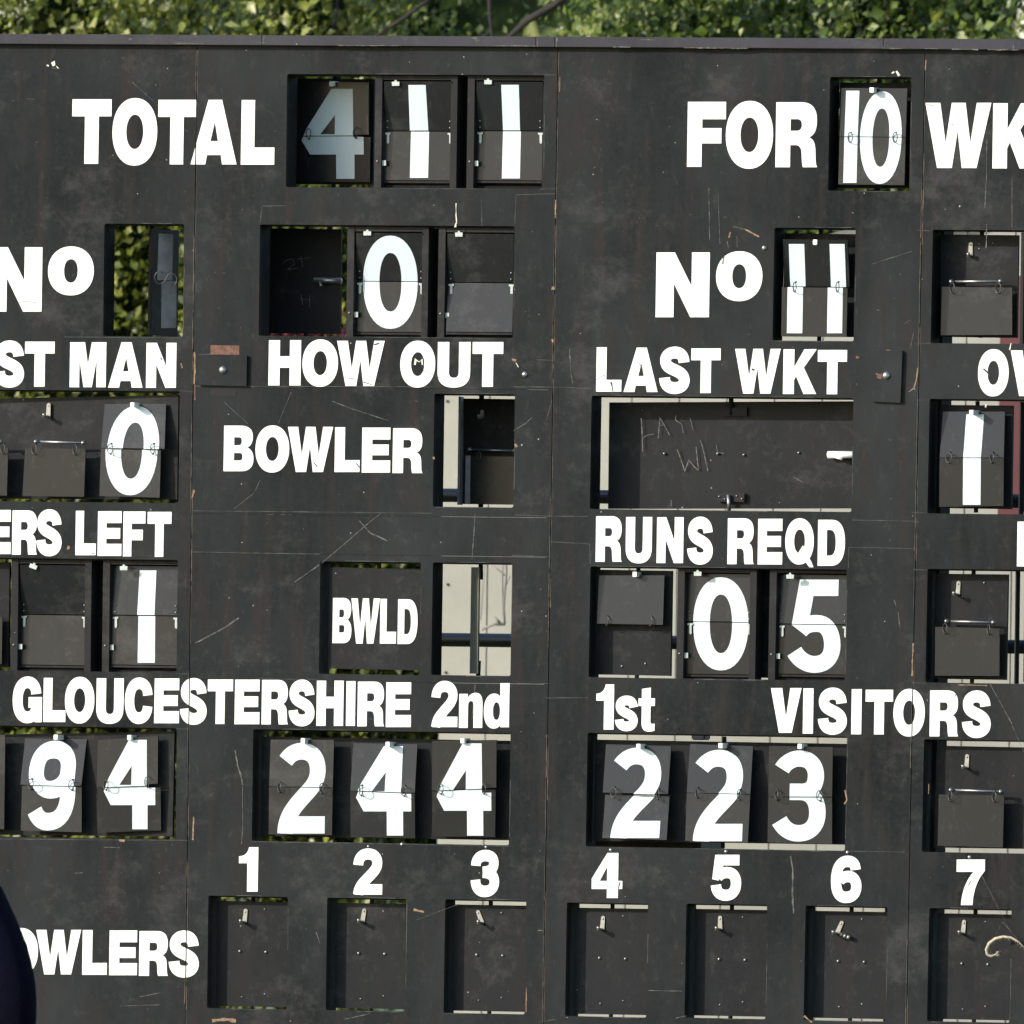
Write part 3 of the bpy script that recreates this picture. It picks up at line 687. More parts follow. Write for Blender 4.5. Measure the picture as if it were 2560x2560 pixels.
# --- E rows (scores)
sE1, yf = shutter([(-120, 1838), (436, 1829), (431, 2091), (-122, 2086)], .075, .030, 'black shutter behind the plates reading 94')
sE2, yf = shutter([(655, 1841), (1290, 1852), (1286, 2101), (652, 2090)], .060, .060, 'black shutter behind the plates reading 244'); pivots([(655, 1841), (1290, 1852), (1286, 2101), (652, 2090)], yf, 12, 12, 975, sE2)
qE3 = [(1488, 1849), (2140, 1860), (2135, 2112), (1484, 2102)]
sE3, yf = shutter(qE3, .060, .060, 'black shutter behind the plates reading 223'); pivots(qE3, yf, 13, 13, 1811, sE3)
qE4 = [(2342, 1864), (2840, 1874), (2834, 2126), (2334, 2119)]
sE4, yfE4 = shutter(qE4, .055, .055, 'black shutter with one empty hook under RS of VISITORS')
GP = 'number plates hung on the scoreboard'
plate((63, 1846, 217, 1848), (51, 1962, 203, 1965.5), (55, 1964, 204, 1967), (52, 2076.5, 204, 2080.5), .004, .010, [('p9', 73, 1852, 189, 2075.5, -4, 0)], [(79, 1960), (181, 1962)], 'white nine on a two-part black plate, alone in its shape beneath GLOUCESTERSHIRE', GP)
plate((244.5, 1850, 395, 1839.6), (242, 1969, 394, 1960), (243.5, 1970, 401.5, 1968), (243.5, 2082, 402.5, 2076), .002, .010, [('p4', 259.4, 1849.6, 388, 2073)], [(267, 1962), (370, 1955)], 'white four on a crooked two-part plate beside the nine', GP)
halfplate([(-138, 1838), (13, 1837), (10, 2073), (-140, 2070)], .012, 'black plate cut by the left edge of the photo beside the nine', GP)
plate((676.6, 1849, 834.8, 1849.7), (672.8, 1966.5, 831.7, 1969.6), None, (671.6, 2086, 829.8, 2088), .010, .011, [('p2', 694.6, 1857.7, 812.6, 2083.7)], [(701, 1968), (806, 1971)], 'white two with a level hinge, directly above the small painted 1 and 2', GP)
plate((883.4, 1857.7, 1043.5, 1860.4), (875.8, 1977, 1036.6, 1983), None, (876.5, 2092, 1037.8, 2096), .006, .012, [('p4', 890, 1865, 1027.8, 2089, -2, 0)], [(905, 1976), (1012, 1977)], 'white four on a bent plate hanging just above the painted 2', GP)
plate((1080.7, 1852, 1241.5, 1849.7), (1079.5, 1977, 1240.4, 1969.6), (1080, 1978, 1239, 1973), (1080.7, 2091, 1237.7, 2093), .006, .012, [('p4', 1091.4, 1858.5, 1228, 2089)], [(1104, 1972), (1212, 1972)], 'white four hanging just above the painted 3, below the word 2nd', GP)
plate((1515, 1860.7, 1677.7, 1865.6), (1507, 1981.9, 1669.7, 1985.9), (1513, 1985.9, 1673.7, 1989), (1505.8, 2094.9, 1666.4, 2100), .004, .022, [('p2', 1531, 1869.6, 1653, 2095, -3, 2)], [(1536, 1981), (1647, 1985)], 'white two on a sharply bent plate directly under the word 1st', GP)
plate((1725, 1860, 1882.4, 1865.6), (1717, 1982, 1875.6, 1985.9), None, (1712.9, 2101.7, 1869.5, 2107), .010, .012, [('p2', 1735, 1875, 1858, 2103, -3, 1)], [(1745, 1982), (1850, 1987)], 'white two above the painted 5, in the middle of its row of three', GP)
plate((1922.8, 1864.8, 2082, 1868), (1920.8, 1992, 2080, 1992.7), None, (1918.8, 2106, 2080, 2110), .008, .014, [('p3', 1935, 1875.7, 2065, 2103.8)], [(1944, 1987), (2051, 1989)], 'the only white three on a hung plate, below VIS of VISITORS', GP)
for hu, hv, s in [(139, 1843, sE1), (323, 1844, sE1), (757, 1852, sE2), (969, 1861, sE2), (1156, 1852, sE2), (1596, 1866, sE3), (1801, 1864, sE3), (1999, 1866, sE3)]:
    peg(hu, hv, -.014, .045, s)
GB = 'blank half plates with wire rings'
halfplate([(2347, 1986), (2510, 1989), (2507, 2119), (2344, 2114)], .006, 'blank black half plate with a steel cross bar below the S of VISITORS', GB, (2378, 1975, 2503, 1979), [(2378, 1990), (2488, 1992)])
hook(2416, 1920, .055, sE4, .06)

# --- C1, C4
sC1, yf = shutter([(-120, 998), (446, 988), (443, 1249), (-122, 1246)], .085, .030, 'black shutter behind the 0 plate under LAST MAN')
plate((262, 1010, 415, 1009.7), (252.5, 1120, 411, 1123), (252.5, 1121, 402, 1124.7), (248.5, 1240, 399, 1244), -.012, -.002, [('p0', 266, 1015, 396, 1238, 1.5, -2)], [(278, 1122), (384, 1122)], 'white zero on a two-part black plate under the word MAN', GP)
halfplate([(63, 1120), (214, 1122), (210, 1242), (56, 1240)], -.004, 'blank black half plate with a steel cross bar beside the zero under ST MAN', GB, (91, 1104, 209, 1107), [(88, 1123), (190, 1124)])
halfplate([(-128, 1118), (20.5, 1120), (17, 1239), (-132, 1237)], .004, 'blank half plate cut by the left edge of the photo under LAST MAN', GB, (-100, 1100, 2, 1104), [(10, 1122)])
hook(120, 1042, .055, sC1, .05, .036)
peg(330.5, 1012.5, -0.032, .03, sC1)
qC4 = [(2350, 1012), (2532, 1014), (2528, 1273), (2344, 1270)]
sC4, yf = shutter(qC4, .075, .075, 'black shutter behind the 1 plate under OVERS'); pivots(qC4, yf, 10, 10, 2444, sC4)
plate((2357.6, 1029, 2512, 1029), (2349, 1144.5, 2509, 1144.5), None, (2348, 1267, 2508, 1265), .022, .024, [('p1', 2408, 1036, 2452, 1262, 0, 0)], [(2374, 1144), (2482, 1144)], 'white one on a grey-black plate hanging at the right edge under the letters OV', GP)
peg(2428, 1031.5, -0.008, .07, sC4)

# --- A2 and B3
qA2 = [(2100, 206), (2285, 208), (2281, 471), (2094, 470)]
s, yf = shutter(qA2, .105, .105, 'black shutter behind the 10 plate right of FOR'); pivots(qA2, yf, 12, 10, 2198, s)
plate((2103.5, 220, 2268, 221), (2098.8, 341.7, 2264, 343), None, (2095.7, 460.6, 2260.7, 462.8), .026, .026, [('p1', 2111, 226.7, 2144, 457), ('p0', 2150, 228.3, 2254, 459.7)], [(2128, 344), (2240, 344)], 'white ten on a black plate between FOR and WK', GP)
peg(2179, 225, 0.004, .1, s)
qB3 = [(1962, 583), (2172, 586), (2168, 843), (1957, 841)]
s, yf = shutter(qB3, .100, .100, 'black shutter behind the 11 plate'); pivots([(1962, 584), (2145, 584), (2141, 843), (1957, 841)], yf, 13, 11, 2052, s)
plate((1957, 598, 2119, 600), (1961, 716, 2124, 718), (1955, 717, 2119, 719), (1953, 840, 2116, 842), .045, .018,
      [('p1', 1975.5, 610, 2014, 833, 0, -6.5), ('p1', 2077.4, 610, 2115, 833, 0, -8)], [(1989, 718), (2096, 718)], 'white eleven on a two-part black plate above the letters KT', GP)
peg(2037.5, 605.5, 0.018, .09, s)
# --- B4, D5
qB4 = [(2352, 586), (2546, 588), (2542, 845), (2350, 842)]
s, yf = shutter(qB4, .085, .085, 'black shutter right of the 11 with an empty hook'); pivots(qB4, yf, 12, 1, 2455, s)
halfplate([(2354.5, 717), (2530, 719), (2530, 837), (2352, 838)], .045, 'blank black half plate with a cross bar, above the O of OVERS', GB, (2379, 704, 2502, 703), [(2383, 720), (2498, 720)], bot=-.006)
hook(2426, 640, .085, s, .02, .02)
screws([(2448, 610), (2483, 608), (2448, 622)], .085, s, 2.5)
boxo('number_box_post', at(2549, 862, .020), at(2570, 582, .06), M_FRAME, SB)
for a, b in ((1005, 1290), (1428, 1715)): boxo('number_box_post', at(2546 if a < 1100 else 2535, b-4, .020), at(2562 if a < 1100 else 2551, a, .06), M_FRAME, SB)
qD5 = [(2341, 1434), (2520, 1436), (2515, 1700), (2336, 1697)]
s, yf = shutter(qD5, .060, .060, 'black shutter with an empty hook above ORS of VISITORS'); pivots(qD5, yf, 11, 11, 2434, s)
halfplate([(2338, 1567), (2499, 1571), (2498, 1690), (2337, 1689)], .022, 'blank black half plate with a cross bar above ORS of VISITORS', GB, (2367, 1553, 2484, 1556), [(2365, 1571), (2474, 1573)])
hook(2394, 1487, .060, s, .07, .036)
screws([(2461, 1457)], .06, s, 3)

# --- D2 (BWLD) and D3 (edge-on shutter)
qD2 = [(824, 1418), (1062, 1422), (1058, 1676), (820, 1671)]
s, yf = shutter(qD2, .030, .040, 'black shutter painted with the white word BWLD'); pivots(qD2, yf, 12, 12, 948, s)
for g_ in [('B',831.7,1494.8,878.8,1607.8),('W',877.7,1496,949.3,1609),('L',950.4,1497,990.7,1609),('D',994.5,1498,1044,1610)]:
    letter(*g_, y=lambda a, b, f_=yf: f_(a, b)-.0014, parent=s)
screws([(882, 1441), (996, 1441)], .052, s, 3.2, M_DARKWOOD); screws([(914, 1440)], .055, s, 2.4)
marks('scratch', M_SCR, [(((825, 1431), (870, 1433), (1040, 1438)), 1.2), (((882, 1432), (882, 1440)), 1.5)], .048, s)
s = slab('shutter', [[(1178, 1418), (1197.5, 1418), (1194, 1684), (1174, 1684)]], lambda u, v: .30-(u-1176)*.011, .014, M_OLIVE, SB, label='mossy shutter turned edge-on in the opening right of BWLD')
tube('pivot_pin', [at(1202, 1400, .17), at(1202, 1449, .17)], .008, M_DARKWOOD, s); tube('pivot_pin', [at(1197, 1652, .17), at(1195, 1698, .17)], .008, M_DARKWOOD, s)
screws([(1181, 1548)], .19, s, 3)

# --- C2 open shutter, C3 big shutter
sC2, yf = shutter([(1152, 996), (1310, 998), (1306, 1262), (1148, 1260)], .30, .30, 'black shutter deep in shade right of BOWLER', M_PANEL)
slab('shutter_edge', [[(1146.5, 991), (1152, 992), (1149, 1262), (1143, 1262)]], .27, .03, M_GREYPL, sC2)
halfplate([(1166, 1140), (1300, 1142), (1297, 1262), (1162, 1260)], .27, 'blank half plate in deep shade right of BOWLER', GB, (1175, 1124, 1286, 1127), [(1200, 1140)])
slab('flap_edge', [[(1164, 1139), (1176, 1139), (1175, 1259), (1162, 1259)]], .262, .004, M_GREYPL, sC2)
hook(1205, 1045, .30, sC2, 0, .03, False)
tube('pivot_pin', [at(1204, 983, .3), at(1204, 998, .3)], .009, M_DARKWOOD, sC2); tube('pivot_pin', [at(1202, 1258, .3), at(1202, 1272, .3)], .009, M_DARKWOOD, sC2)
qC3 = [(1523, 1006), (2160, 1003), (2157, 1271), (1520, 1272)]
sC3, yf = shutter(qC3, .125, .118, 'long blank black shutter with chalk scribbles between LAST WKT and RUNS REQD')
tube('pivot_pin', [at(1828, 985, .116), at(1828, 1038, .116)], .0085, M_DARKWOOD, sC3)
slab('pivot_bracket', [[(1800, 1020), (1867, 1018), (1867, 1041), (1800, 1041)]], .110, .006, M_PANEL, sC3)
br = slab('pivot_bracket', [[(1794, 1233), (1861, 1233), (1860, 1255), (1793, 1254)]], .106, .010, M_FRAME, sC3)
tube('pivot_pin', [at(1821, 1237, .098), at(1823, 1278, .098)], .0065, M_STEEL, sC3)
screws([(1798, 1241), (1842, 1240), (1812, 1248), (1855, 1247)], .105, sC3, 2.6)
screws([(1661, 1134), (1794.5, 1134), (1860, 1137), (1997, 1132)], .118, sC3, 4)
bm = bmesh.new(); tube_bm(bm, [at(2070, 1137, .100), at(2160, 1137, .100)], .0125, 10); tube_bm(bm, [at(2088, 1142, .094), at(2106, 1148, .09)], .005, 6)
link('sliding_bolt', mesh_of(bm, True), simple('bright_bolt_steel', (.75, .75, .75), .45, .3, .1, 40), sC3)
marks('chalk_lettering', M_CHALK, [
 (((1603, 1046), (1605, 1080), (1607, 1128)), 1.8), (((1605, 1097), (1617, 1088), (1634, 1085)), 1.4), (((1648, 1042), (1655, 1053), (1674, 1088)), 1.5), (((1650, 1045), (1645, 1096)), 1.4), (((1648, 1064), (1662, 1062)), 1.1),
 (((1690, 1038), (1688, 1050), (1704, 1060), (1708, 1082)), 1.5), (((1725, 1045), (1733, 1076)), 1.1), (((1693, 1124), (1702, 1148), (1712, 1178), (1722, 1150), (1737, 1168), (1746, 1176), (1740, 1118)), 2.0),
 (((1750, 1100), (1756, 1116), (1770, 1178)), 1.5), (((1790, 1112), (1794, 1130), (1810, 1134)), 1.1), (((1982, 1192), (2008, 1206)), 1.2), (((1678, 1250), (1678, 1265)), 1.5)], .114, sC3, 5, .4)
# stay strip of frame left of C3 cream gap
# --- A1a, B2a deep shutters
sA1, yf = shutter([(735, 196), (936, 198), (932, 462), (732, 460)], .245, .245, 'shaded black shutter behind the 4 of the total')
slab('shutter_edge', [[(733.5, 190), (736, 190), (733, 462), (730.5, 462)]], .235, .01, M_OLIVE, sA1)
pivots([(735, 196), (936, 198), (932, 462), (732, 460)], yf, 12, 10, 838, sA1)
plate((741, 204, 921, 206), (739, 340, 921, 337), (740, 341, 925, 342), (741, 455, 923, 455), .200, .205, [('p4', 754, 222, 908.7, 447)], [(774, 334), (891, 332)], 'shaded white four on a black plate right of the word TOTAL', GP)
peg(828, 209.5, 0.178, .24, sA1)
sB2, yf = shutter([(678.5, 571), (853, 573), (850, 835), (675, 833)], .27, .27, 'black shutter in deep shade left of the 0 above HOW OUT')
slab('shutter_edge', [[(674.5, 566), (678.5, 566), (675, 838), (671, 838)]], .262, .01, M_FRAME, sB2)
pivots([(678.5, 571), (853, 573), (850, 835), (675, 833)], yf, 10, 10, 768, sB2)
bm = bmesh.new(); tube_bm(bm, [at(786, 700, .25), at(854, 702, .25)], .010, 10); tube_bm(bm, [at(800, 706, .24), at(803, 716, .235)], .005, 6)
link('sliding_bolt', mesh_of(bm, True), M_STEEL, sB2)
marks('chalk_lettering', M_CHALK, [(((708, 660), (716, 650), (732, 648), (736, 660), (718, 674), (745, 670)), 1.4), (((752, 640), (757, 668)), 1.1), (((742, 648), (778, 644)), 1.0), (((752, 735), (757, 762)), 1.3), (((774, 738), (775, 770)), 1.3), (((754, 748), (775, 750)), 1.1)], .266, sB2, 5, .4)
# --- D1 left sliver
sD1, yf = shutter([(-120, 1404), (24, 1406), (21, 1668), (-124, 1664)], .06, .06, 'black shutter cut by the left edge of the photo beneath ERS LEFT')
halfplate([(-130, 1540), (6, 1542), (4, 1660), (-132, 1658)], .03, 'blank half plate cut by the left edge beneath ERS LEFT', GB)
# --- D4a
qD4 = [(1494, 1424), (1680, 1427), (1676, 1690), (1489, 1686)]
sD4, yf = shutter(qD4, .060, .060, 'black shutter behind the blank upper flap under RUNS'); pivots(qD4, yf, 12, 12, 1596, sD4)
halfplate([(1497.5, 1438.5), (1661, 1438.5), (1657, 1562), (1492.5, 1559)], .038, 'blank black upper flap hanging alone under the word RUNS', GB, None, [(1519, 1551), (1628, 1552)], bot=-.014)
peg(1586.5, 1436, 0.008, .055, sD4)
screws([(1555, 1665.6), (1614, 1659)], .06, sD4, 3.4)
# frame strip with the tube behind is scaffold (below)

# ------------------------------------------------------------ number boxes (frames with hinged flaps)
def number_box(x0, x1, v0, v1, hinge, bottom, dg, label, lp=17, rp=16, tab=None, yt=.018, yh=.050, yh2=.050, yb=.044, right_open=False, latch=True):
    """x0..x1 outer edges of the box face in px at its top, v0..v1 top and bottom"""
    root = empty('number_box', at((x0+x1)/2, v1, .02), label, 'number box', 'framed number boxes with hinged flaps')
    yF = .020
    H = v1-v0
    ln = sv((x0+x1)/2)*H
    def post(name, a, b, y0_, y1_, m, va=v0, vb=v1):
        sl_ = sv((x0+x1)/2)
        def P(u, v): return (u+sl_*(v-v0), v+sh(v)*(u-x0))
        bm = flat_bm([[P(a, va), P(b, va), P(b, vb), P(a, vb)]])
        ret = bmesh.ops.extrude_face_region(bm, geom=bm.faces[:]); back = set(e for e in ret['geom'] if isinstance(e, bmesh.types.BMVert))
        for v in bm.verts:
            p = at(v.co.x, v.co.y, y0_); v.co = Vector((p.x, y1_ if v in back else y0_, p.z))
        link(name, mesh_of(bm), m, root)
    post('post', x0, x0+lp, yF, .085, M_FRAME)
    if not right_open: post('post', x1-rp, x1, yF, .085, M_FRAME)
    else: post('post', x1, x1+rp, yF+.002, .085, M_FRAME)
    post('top_rail', x0+lp+.3, x1-(0 if right_open else rp)-.3, yF+.003, .085, M_FRAME, v0, v0+11)
    post('bottom_rail', x0+lp+.3, x1-(0 if right_open else rp)-.3, yF+.030, .085, M_DARKWOOD, v1-7, v1)
    post('back_board', x0, x1+(rp if right_open else 0), .0855, .092, M_DARKWOOD)
    # flaps
    s_ = sv((x0+x1)/2)
    fl, fr = x0+lp+3, x1-(2 if right_open else rp-3)
    def U(u, v): return u+s_*(v-v0)
    def V(v, u): return v+sh(v)*(u-fl)
    top = v0+15
    lT = (U(fl, top)+yt*90, V(top, fl)); rT = (U(fr, top)+yt*30, V(top, fr))
    T = (lT[0], lT[1], rT[0], rT[1]); Hh = (U(fl, hinge)+yh*90, V(hinge, fl), U(fr, hinge)+yh*30, V(hinge, fr)); B = (U(fl, bottom)+yb*90, V(bottom, fl), U(fr, bottom)+yb*30, V(bottom, fr))
    yup = lambda u, v: lerp(yt, yh, (v-top)/(hinge-top)); ylo = lambda u, v: lerp(yh2, yb, (v-hinge)/(bottom-hinge))
    def mk(a, b): return [(a[0], a[1]), (a[2], a[3]), (b[2], b[3]), (b[0], b[1])]
    slab('upper_flap', [mk(T, (Hh[0], Hh[1]-1.6, Hh[2], Hh[3]-1.6))], yup, .005, M_PLATE, root)
    slab('lower_flap', [mk((Hh[0], Hh[1]+1.0, Hh[2], Hh[3]+1.0), B)], ylo, .005, M_PLATE, root)
    slab('flap_stop', [[(B[0], B[1]+2), (B[2], B[3]+2), (B[2], B[3]+7), (B[0], B[1]+7)]], yb-.004, .004, M_FRAME, root)
    if dg:
        for d in dg: digit(d, (Hh[0], T[1], Hh[2], T[3]), Hh, Hh, (Hh[0], B[1], Hh[2], B[3]), yup, ylo, root) if d[0] != 'bar' else bar(d, Hh, yup, ylo, root)
    # hinges at both sides
    for hx in (fl+12, fr-4):
        u = U(hx, hinge); v = V(hinge, hx)
        y = yh2-.006
        q = [(u-6, v+4), (u+7, v+4), (u+7, v+8), (u+4, v+9), (u+4, v+29), (u+1, v+32), (u-2, v+29), (u-2, v+9), (u-6, v+8)]
        slab('hinge', [q], y, .003, M_TAB, root)
        for dv in (-25, -9): dome((u, v+dv), lerp(yh, yt, -dv/(hinge-top))-.0015, 2.4, M_STEEL, root, 'screw', 1, 8)
    if tab:
        tu, tv, rot = tab; c, s2 = math.cos(rot), math.sin(rot)
        q = [(tu+a*c-b*s2, tv+a*s2+b*c) for a, b in ((-9.5, -4.5), (-3, -5), (-2, -9), (2, -9), (3, -5), (9.5, -4.5), (9, 5.5), (-9, 5.5))]
        slab('catch_tab', [q], .012, .004, M_TAB, root)
    if latch:
        u = U(x0+lp*.45, v0+215); v = v0+215
        dome((u, v), yF, 3.2, M_ZINC, root, 'screw', 1, 8)
        slab('latch_tab', [[(u+12, v-2), (u+21, v-2), (u+21, v+11), (u+12, v+11)]], .028, .004, M_TAB, root)
    return root
def bar(d, Hh, yup, ylo, root):
    """straight 1 given edge pixels: (bar, topL, topR, vt, hinge upper L,R, hinge lower L,R, botL, botR, vb)"""
    _, tl, tr, vt, hl, hr, l2, r2, bl, br_, vb = d
    hv = lerp(Hh[1], Hh[3], ((hl+hr)/2-Hh[0])/(Hh[2]-Hh[0]))
    b1 = raise_bm(flat_bm([[(tl, vt), (tr, vt), (hr, hv-1.8), (hl, hv-1.8)]]), lambda u, v: yup(u, v)-.001, .0008)
    b2 = raise_bm(flat_bm([[(l2, hv+1.2), (r2, hv+1.2), (br_, vb), (bl, vb)]]), lambda u, v: ylo(u, v)-.001, .0008)
    link('digit', mesh_of(join_bms([b1, b2])), M_DIGIT, root)

number_box(939, 1144, 188, 470, 327.5, 450, [('bar', 1020.8, 1064, 212.4, 1024.7, 1070.8, 1027.5, 1072.7, 1024.7, 1070, 444.5)], 'framed box with a white one, middle figure beside the word TOTAL', tab=(989, 209, 0))
number_box(1170, 1359, 189, 472, 327, 450, [('bar', 1253, 1297, 212, 1257.6, 1300, 1257.6, 1302, 1254.5, 1299.7, 446)], 'framed box with a white one, nearest the seam right of TOTAL', tab=(1220, 205, 0), right_open=True)
number_box(869, 1072, 567, 845, 703, 829, [('p0', 907.5, 589, 1044, 822)], 'framed box with a white zero above HOW OUT', tab=(918, 583, 0))
number_box(1097, 1286, 569, 846, 706, 829, None, 'framed box with a pale blank lower flap above the word OUT', tab=(1147, 586, 0), right_open=True, yh=.046, yh2=.046, yb=.020)
number_box(29, 229, 1397, 1678, 1536, 1661, None, 'framed box with two dark blank flaps below the letters ERS', tab=(83, 1416, .35))
number_box(258, 447, 1399, 1681, 1538, 1661, [('bar', 349.5, 391, 1426, 343, 386, 346, 388, 344, 387, 1657)], 'framed box with a white one below the word LEFT', tab=(309, 1420, 0), right_open=True, yt=.052, yh=.036, yh2=.040, yb=.036)
number_box(1695, 1892, 1419, 1697, 1554, 1684, [('p0', 1733, 1443, 1871, 1676)], 'framed box with a white zero below the letters RE', tab=(1744, 1434, 0), yt=.050, yh=.042, yh2=.042, yb=.044)
number_box(1925, 2121, 1421, 1700, 1560, 1684, [('p5', 1971.6, 1449, 2100.7, 1682)], 'framed box with a white five below the letters QD', tab=(1975, 1441, 0), right_open=True, yt=.054, yh=.040, yh2=.042, yb=.042)
# dark sheets added between boxes; their black stands for the gaps' shaded depth
for (a, b, c, d) in [(1130, 190, 1182, 468), (1060, 572, 1108, 842), (218, 1400, 272, 1676), (1880, 1422, 1936, 1695), (931, 190, 946, 466)]:
    slab('dark_gap_filler', [Q(a+15, b, c+15, d)], .100, .01, M_DARKWOOD, SB)
for (u_, v_) in [(1153, 325), (750/3.018+2, 1534), (1084, 704), (1912, 1552)]:
    dome((u_, v_), .098, 5, M_DARKWOOD, SB, 'pivot_block', 1.2, 8)
# dark boards behind units beyond the right edge
for a, b in ((580, 855), (1003, 1280), (1430, 1705)): slab('dark_gap_filler', [[(2562, a), (2860, a+3), (2855, b), (2558, b)]], .085, .01, M_DARKWOOD, SB)

# --- B1: edge-on shutter with two grey plates
s = slab('shutter', [[(373, 571), (379, 571), (375, 838), (369, 838)]], .12, .26, M_FRAME, SB, label='shutter turned edge-on in the leafy opening beside the first number sign')
slab('shutter_face', [[(379.5, 580), (398, 582), (394, 825), (376, 823)]], lambda u, v: .12+(u-378)*.012, .008, M_DARKWOOD, s)
slab('batten', [[(376, 822), (415, 822), (412, 836), (375, 836)]], .30, .01, M_GREYPL, s)
slab('batten', [[(384, 572), (425, 572), (424, 583), (384, 583)]], .30, .01, M_FRAME, s)
tube('pivot_pin', [at(380, 556, .26), at(380, 575, .26)], .008, M_DARKWOOD, s)
gp = empty('number_plate', at(415, 700, .1), 'pair of pale grey flaps seen from the side in the leafy opening', 'number plate', GP)
slab('upper_flap', [[(397, 584), (432, 585), (430, 701), (393, 700)]], lambda u, v: .05+(u-395)*.0012, .006, M_GREYPL, gp)
slab('lower_flap', [[(404, 704), (441, 702), (440, 820), (403, 820)]], lambda u, v: .04+(u-400)*.0012, .006, M_GREYPL, gp)
for rr in ((404, 694), (432, 700)): ring(rr[0], rr[1], .045, gp, 13, .9)

# ------------------------------------------------------------ feather on a cobweb
f = empty('feather', at(2500, 2370, -.02), 'pale curled feather hanging on cobweb threads at the lower right', 'feather')
pp = [(2494, 2378), (2490, 2386), (2478, 2391), (2468, 2386), (2466, 2374), (2473, 2359), (2488, 2347), (2508, 2342), (2528, 2344), (2546, 2354), (2566, 2374)]
tube('quill', [at(a, b, -.02-.012*math.sin(i*.35)) for i, (a, b) in enumerate(pp)], [.002, .003, .0045, .005, .0055, .006, .0055, .005, .004, .003, .002], simple('pale_down', (.42, .35, .25), .9, 0, .35, 150), f)
bm = bmesh.new()
for i in range(260):
    k = random.randrange(len(pp)-1); t = random.random(); a = Vector(pp[k]).lerp(Vector(pp[k+1]), t)
    cdir = (Vector((2508, 2385))-a).normalized(); ang = random.uniform(-1.0, 1.0)
    dvec = Vector((cdir.x*math.cos(ang)-cdir.y*math.sin(ang), cdir.x*math.sin(ang)+cdir.y*math.cos(ang)))
    l = random.uniform(5, 13)
    p0 = at(a.x, a.y, -.024); p1 = at(a.x+dvec.x*l, a.y+dvec.y*l, -.02-random.uniform(-.01, .012)); o_ = Vector((.0004, 0, .0004))
    bm.faces.new([bm.verts.new(p0-o_), bm.verts.new(p0+o_), bm.verts.new(p1)])
link('down', mesh_of(bm), simple('feather_down', (.30, .25, .18), .9, 0, .3, 100), f, kind='stuff')
for a, b in (((2455, 2190), (2528, 2334)), ((2507, 2305), (2490, 2336)), ((2507, 2305), (2545, 2350))):
    tube('thread', [at(*a, -.006), at(*b, -.02)], .0006, M_SCR, f, 5)

# ------------------------------------------------------------ posts, scaffold behind the board
post_mat = M_DARKWOOD
for u_ in (-380, 478, 1376, 2290, 3180):
    p = at(u_, 1300, 0); boxo('leg', (p.x-.05, .10, -.05), (p.x+.05, .20, 3.9), post_mat, SB)
sf = empty('scaffold_frame', (2.0, .7, 0), 'dark scaffold tubes standing behind the scoreboard', 'scaffold')
for v_ in (1240, 1601):
    a = at(1010, v_-3, .75); b = at(2900, v_+20, .75)
    tube('tube', [(a.x, .75, a.z), (b.x, .75, a.z-.002)], .0235, M_TUBE, sf, 16)
a = at(1440, 2140, .5); c = at(1752, 2094, .5); boxo('plank', (a.x, .5, a.z), (c.x, .74, c.z), M_OLIVE, sf, .004)
a = at(1728, 1850, .6); c = at(1762, 1800, .6); boxo('clamp', (a.x, .6, a.z), (c.x, .66, c.z), M_TUBE, sf, .004)
for u_ in (1418, 2232):
    a = at(u_+10, 1300, .80); tube('tube', [(a.x, .80, -.05), (a.x, .80, 3.1)], .0235, M_TUBE, sf, 16)

# ------------------------------------------------------------ ground, shed
m_grass, t, b = nodes('grass')
t.links.new(ramp(t, pos_noise(t, 3, 6, .7), [(.3, (.035, .06, .015)), (.7, (.085, .13, .03))]), b.inputs['Base Color']); b.inputs['Roughness'].default_value = .9
bm = bmesh.new(); n = 40
gx = np.linspace(-260, 260, n); vs = [[bm.verts.new((x, y, 0)) for x in gx] for y in np.linspace(-120, 400, n)]
for i in range(n-1):
    for j in range(n-1): bm.faces.new([vs[i][j], vs[i][j+1], vs[i+1][j+1], vs[i+1][j]])
link('ground', mesh_of(bm), m_grass, None, kind='structure')

SY = 4.5
shed = empty('shed', at(1800, 2700, SY), 'cream clad shed behind the scoreboard, seen through its openings', 'shed')
xl = at(1100, 1500, SY).x; xr = at(2800, 1500, SY).x
zr = lambda x: at(1100, 905, SY).z+(x-xl)*.27
x = xl; i = 0
while x < xr:
    x2 = min(x+.178, xr); z2 = min(zr(x), 99); z3 = zr(x2)
    bm = bmesh.new()
    P8 = [(x+.002, SY, -.02), (x2-.003, SY, -.02), (x2-.003, SY, z3), (x+.002, SY, z2)]
    fr_ = [bm.verts.new(p) for p in P8]; bk = [bm.verts.new((p[0], SY+.02, p[2])) for p in P8]
    bm.faces.new(fr_); bm.faces.new(bk[::-1])
    for k in range(4): bm.faces.new([fr_[k], fr_[(k+1) % 4], bk[(k+1) % 4], bk[k]])
    m_ = M_CREAM
    link('cladding_board', mesh_of(bm), m_, shed)
    x = x2; i += 1
boxo('wall', (xl, SY+.021, -.02), (xr, SY+2.8, at(1100, 905, SY).z-.02), M_TUBE, shed)
a = at(2507, 1330, SY); c = at(2507, 690, SY)
boxo('red_panel', (a.x, SY-.06, a.z), (a.x+1.1, SY-.001, c.z), M_RED, shed)
bm = bmesh.new()
za, zb = zr(xl)+.01, zr(xr)+.01
vs = [bm.verts.new(p) for p in [(xl-.12, SY-.10, za-.03), (xr+.12, SY-.10, zb+.03), (xr+.12, SY+2.9, zb+.03), (xl-.12, SY+2.9, za-.03)]]
f_ = bm.faces.new(vs); r_ = bmesh.ops.extrude_face_region(bm, geom=[f_])
for v in r_['geom']:
    if isinstance(v, bmesh.types.BMVert): v.co.z += .05
link('roof', mesh_of(bm), simple('grey_roof_sheet', (.12, .12, .11), .8), shed)
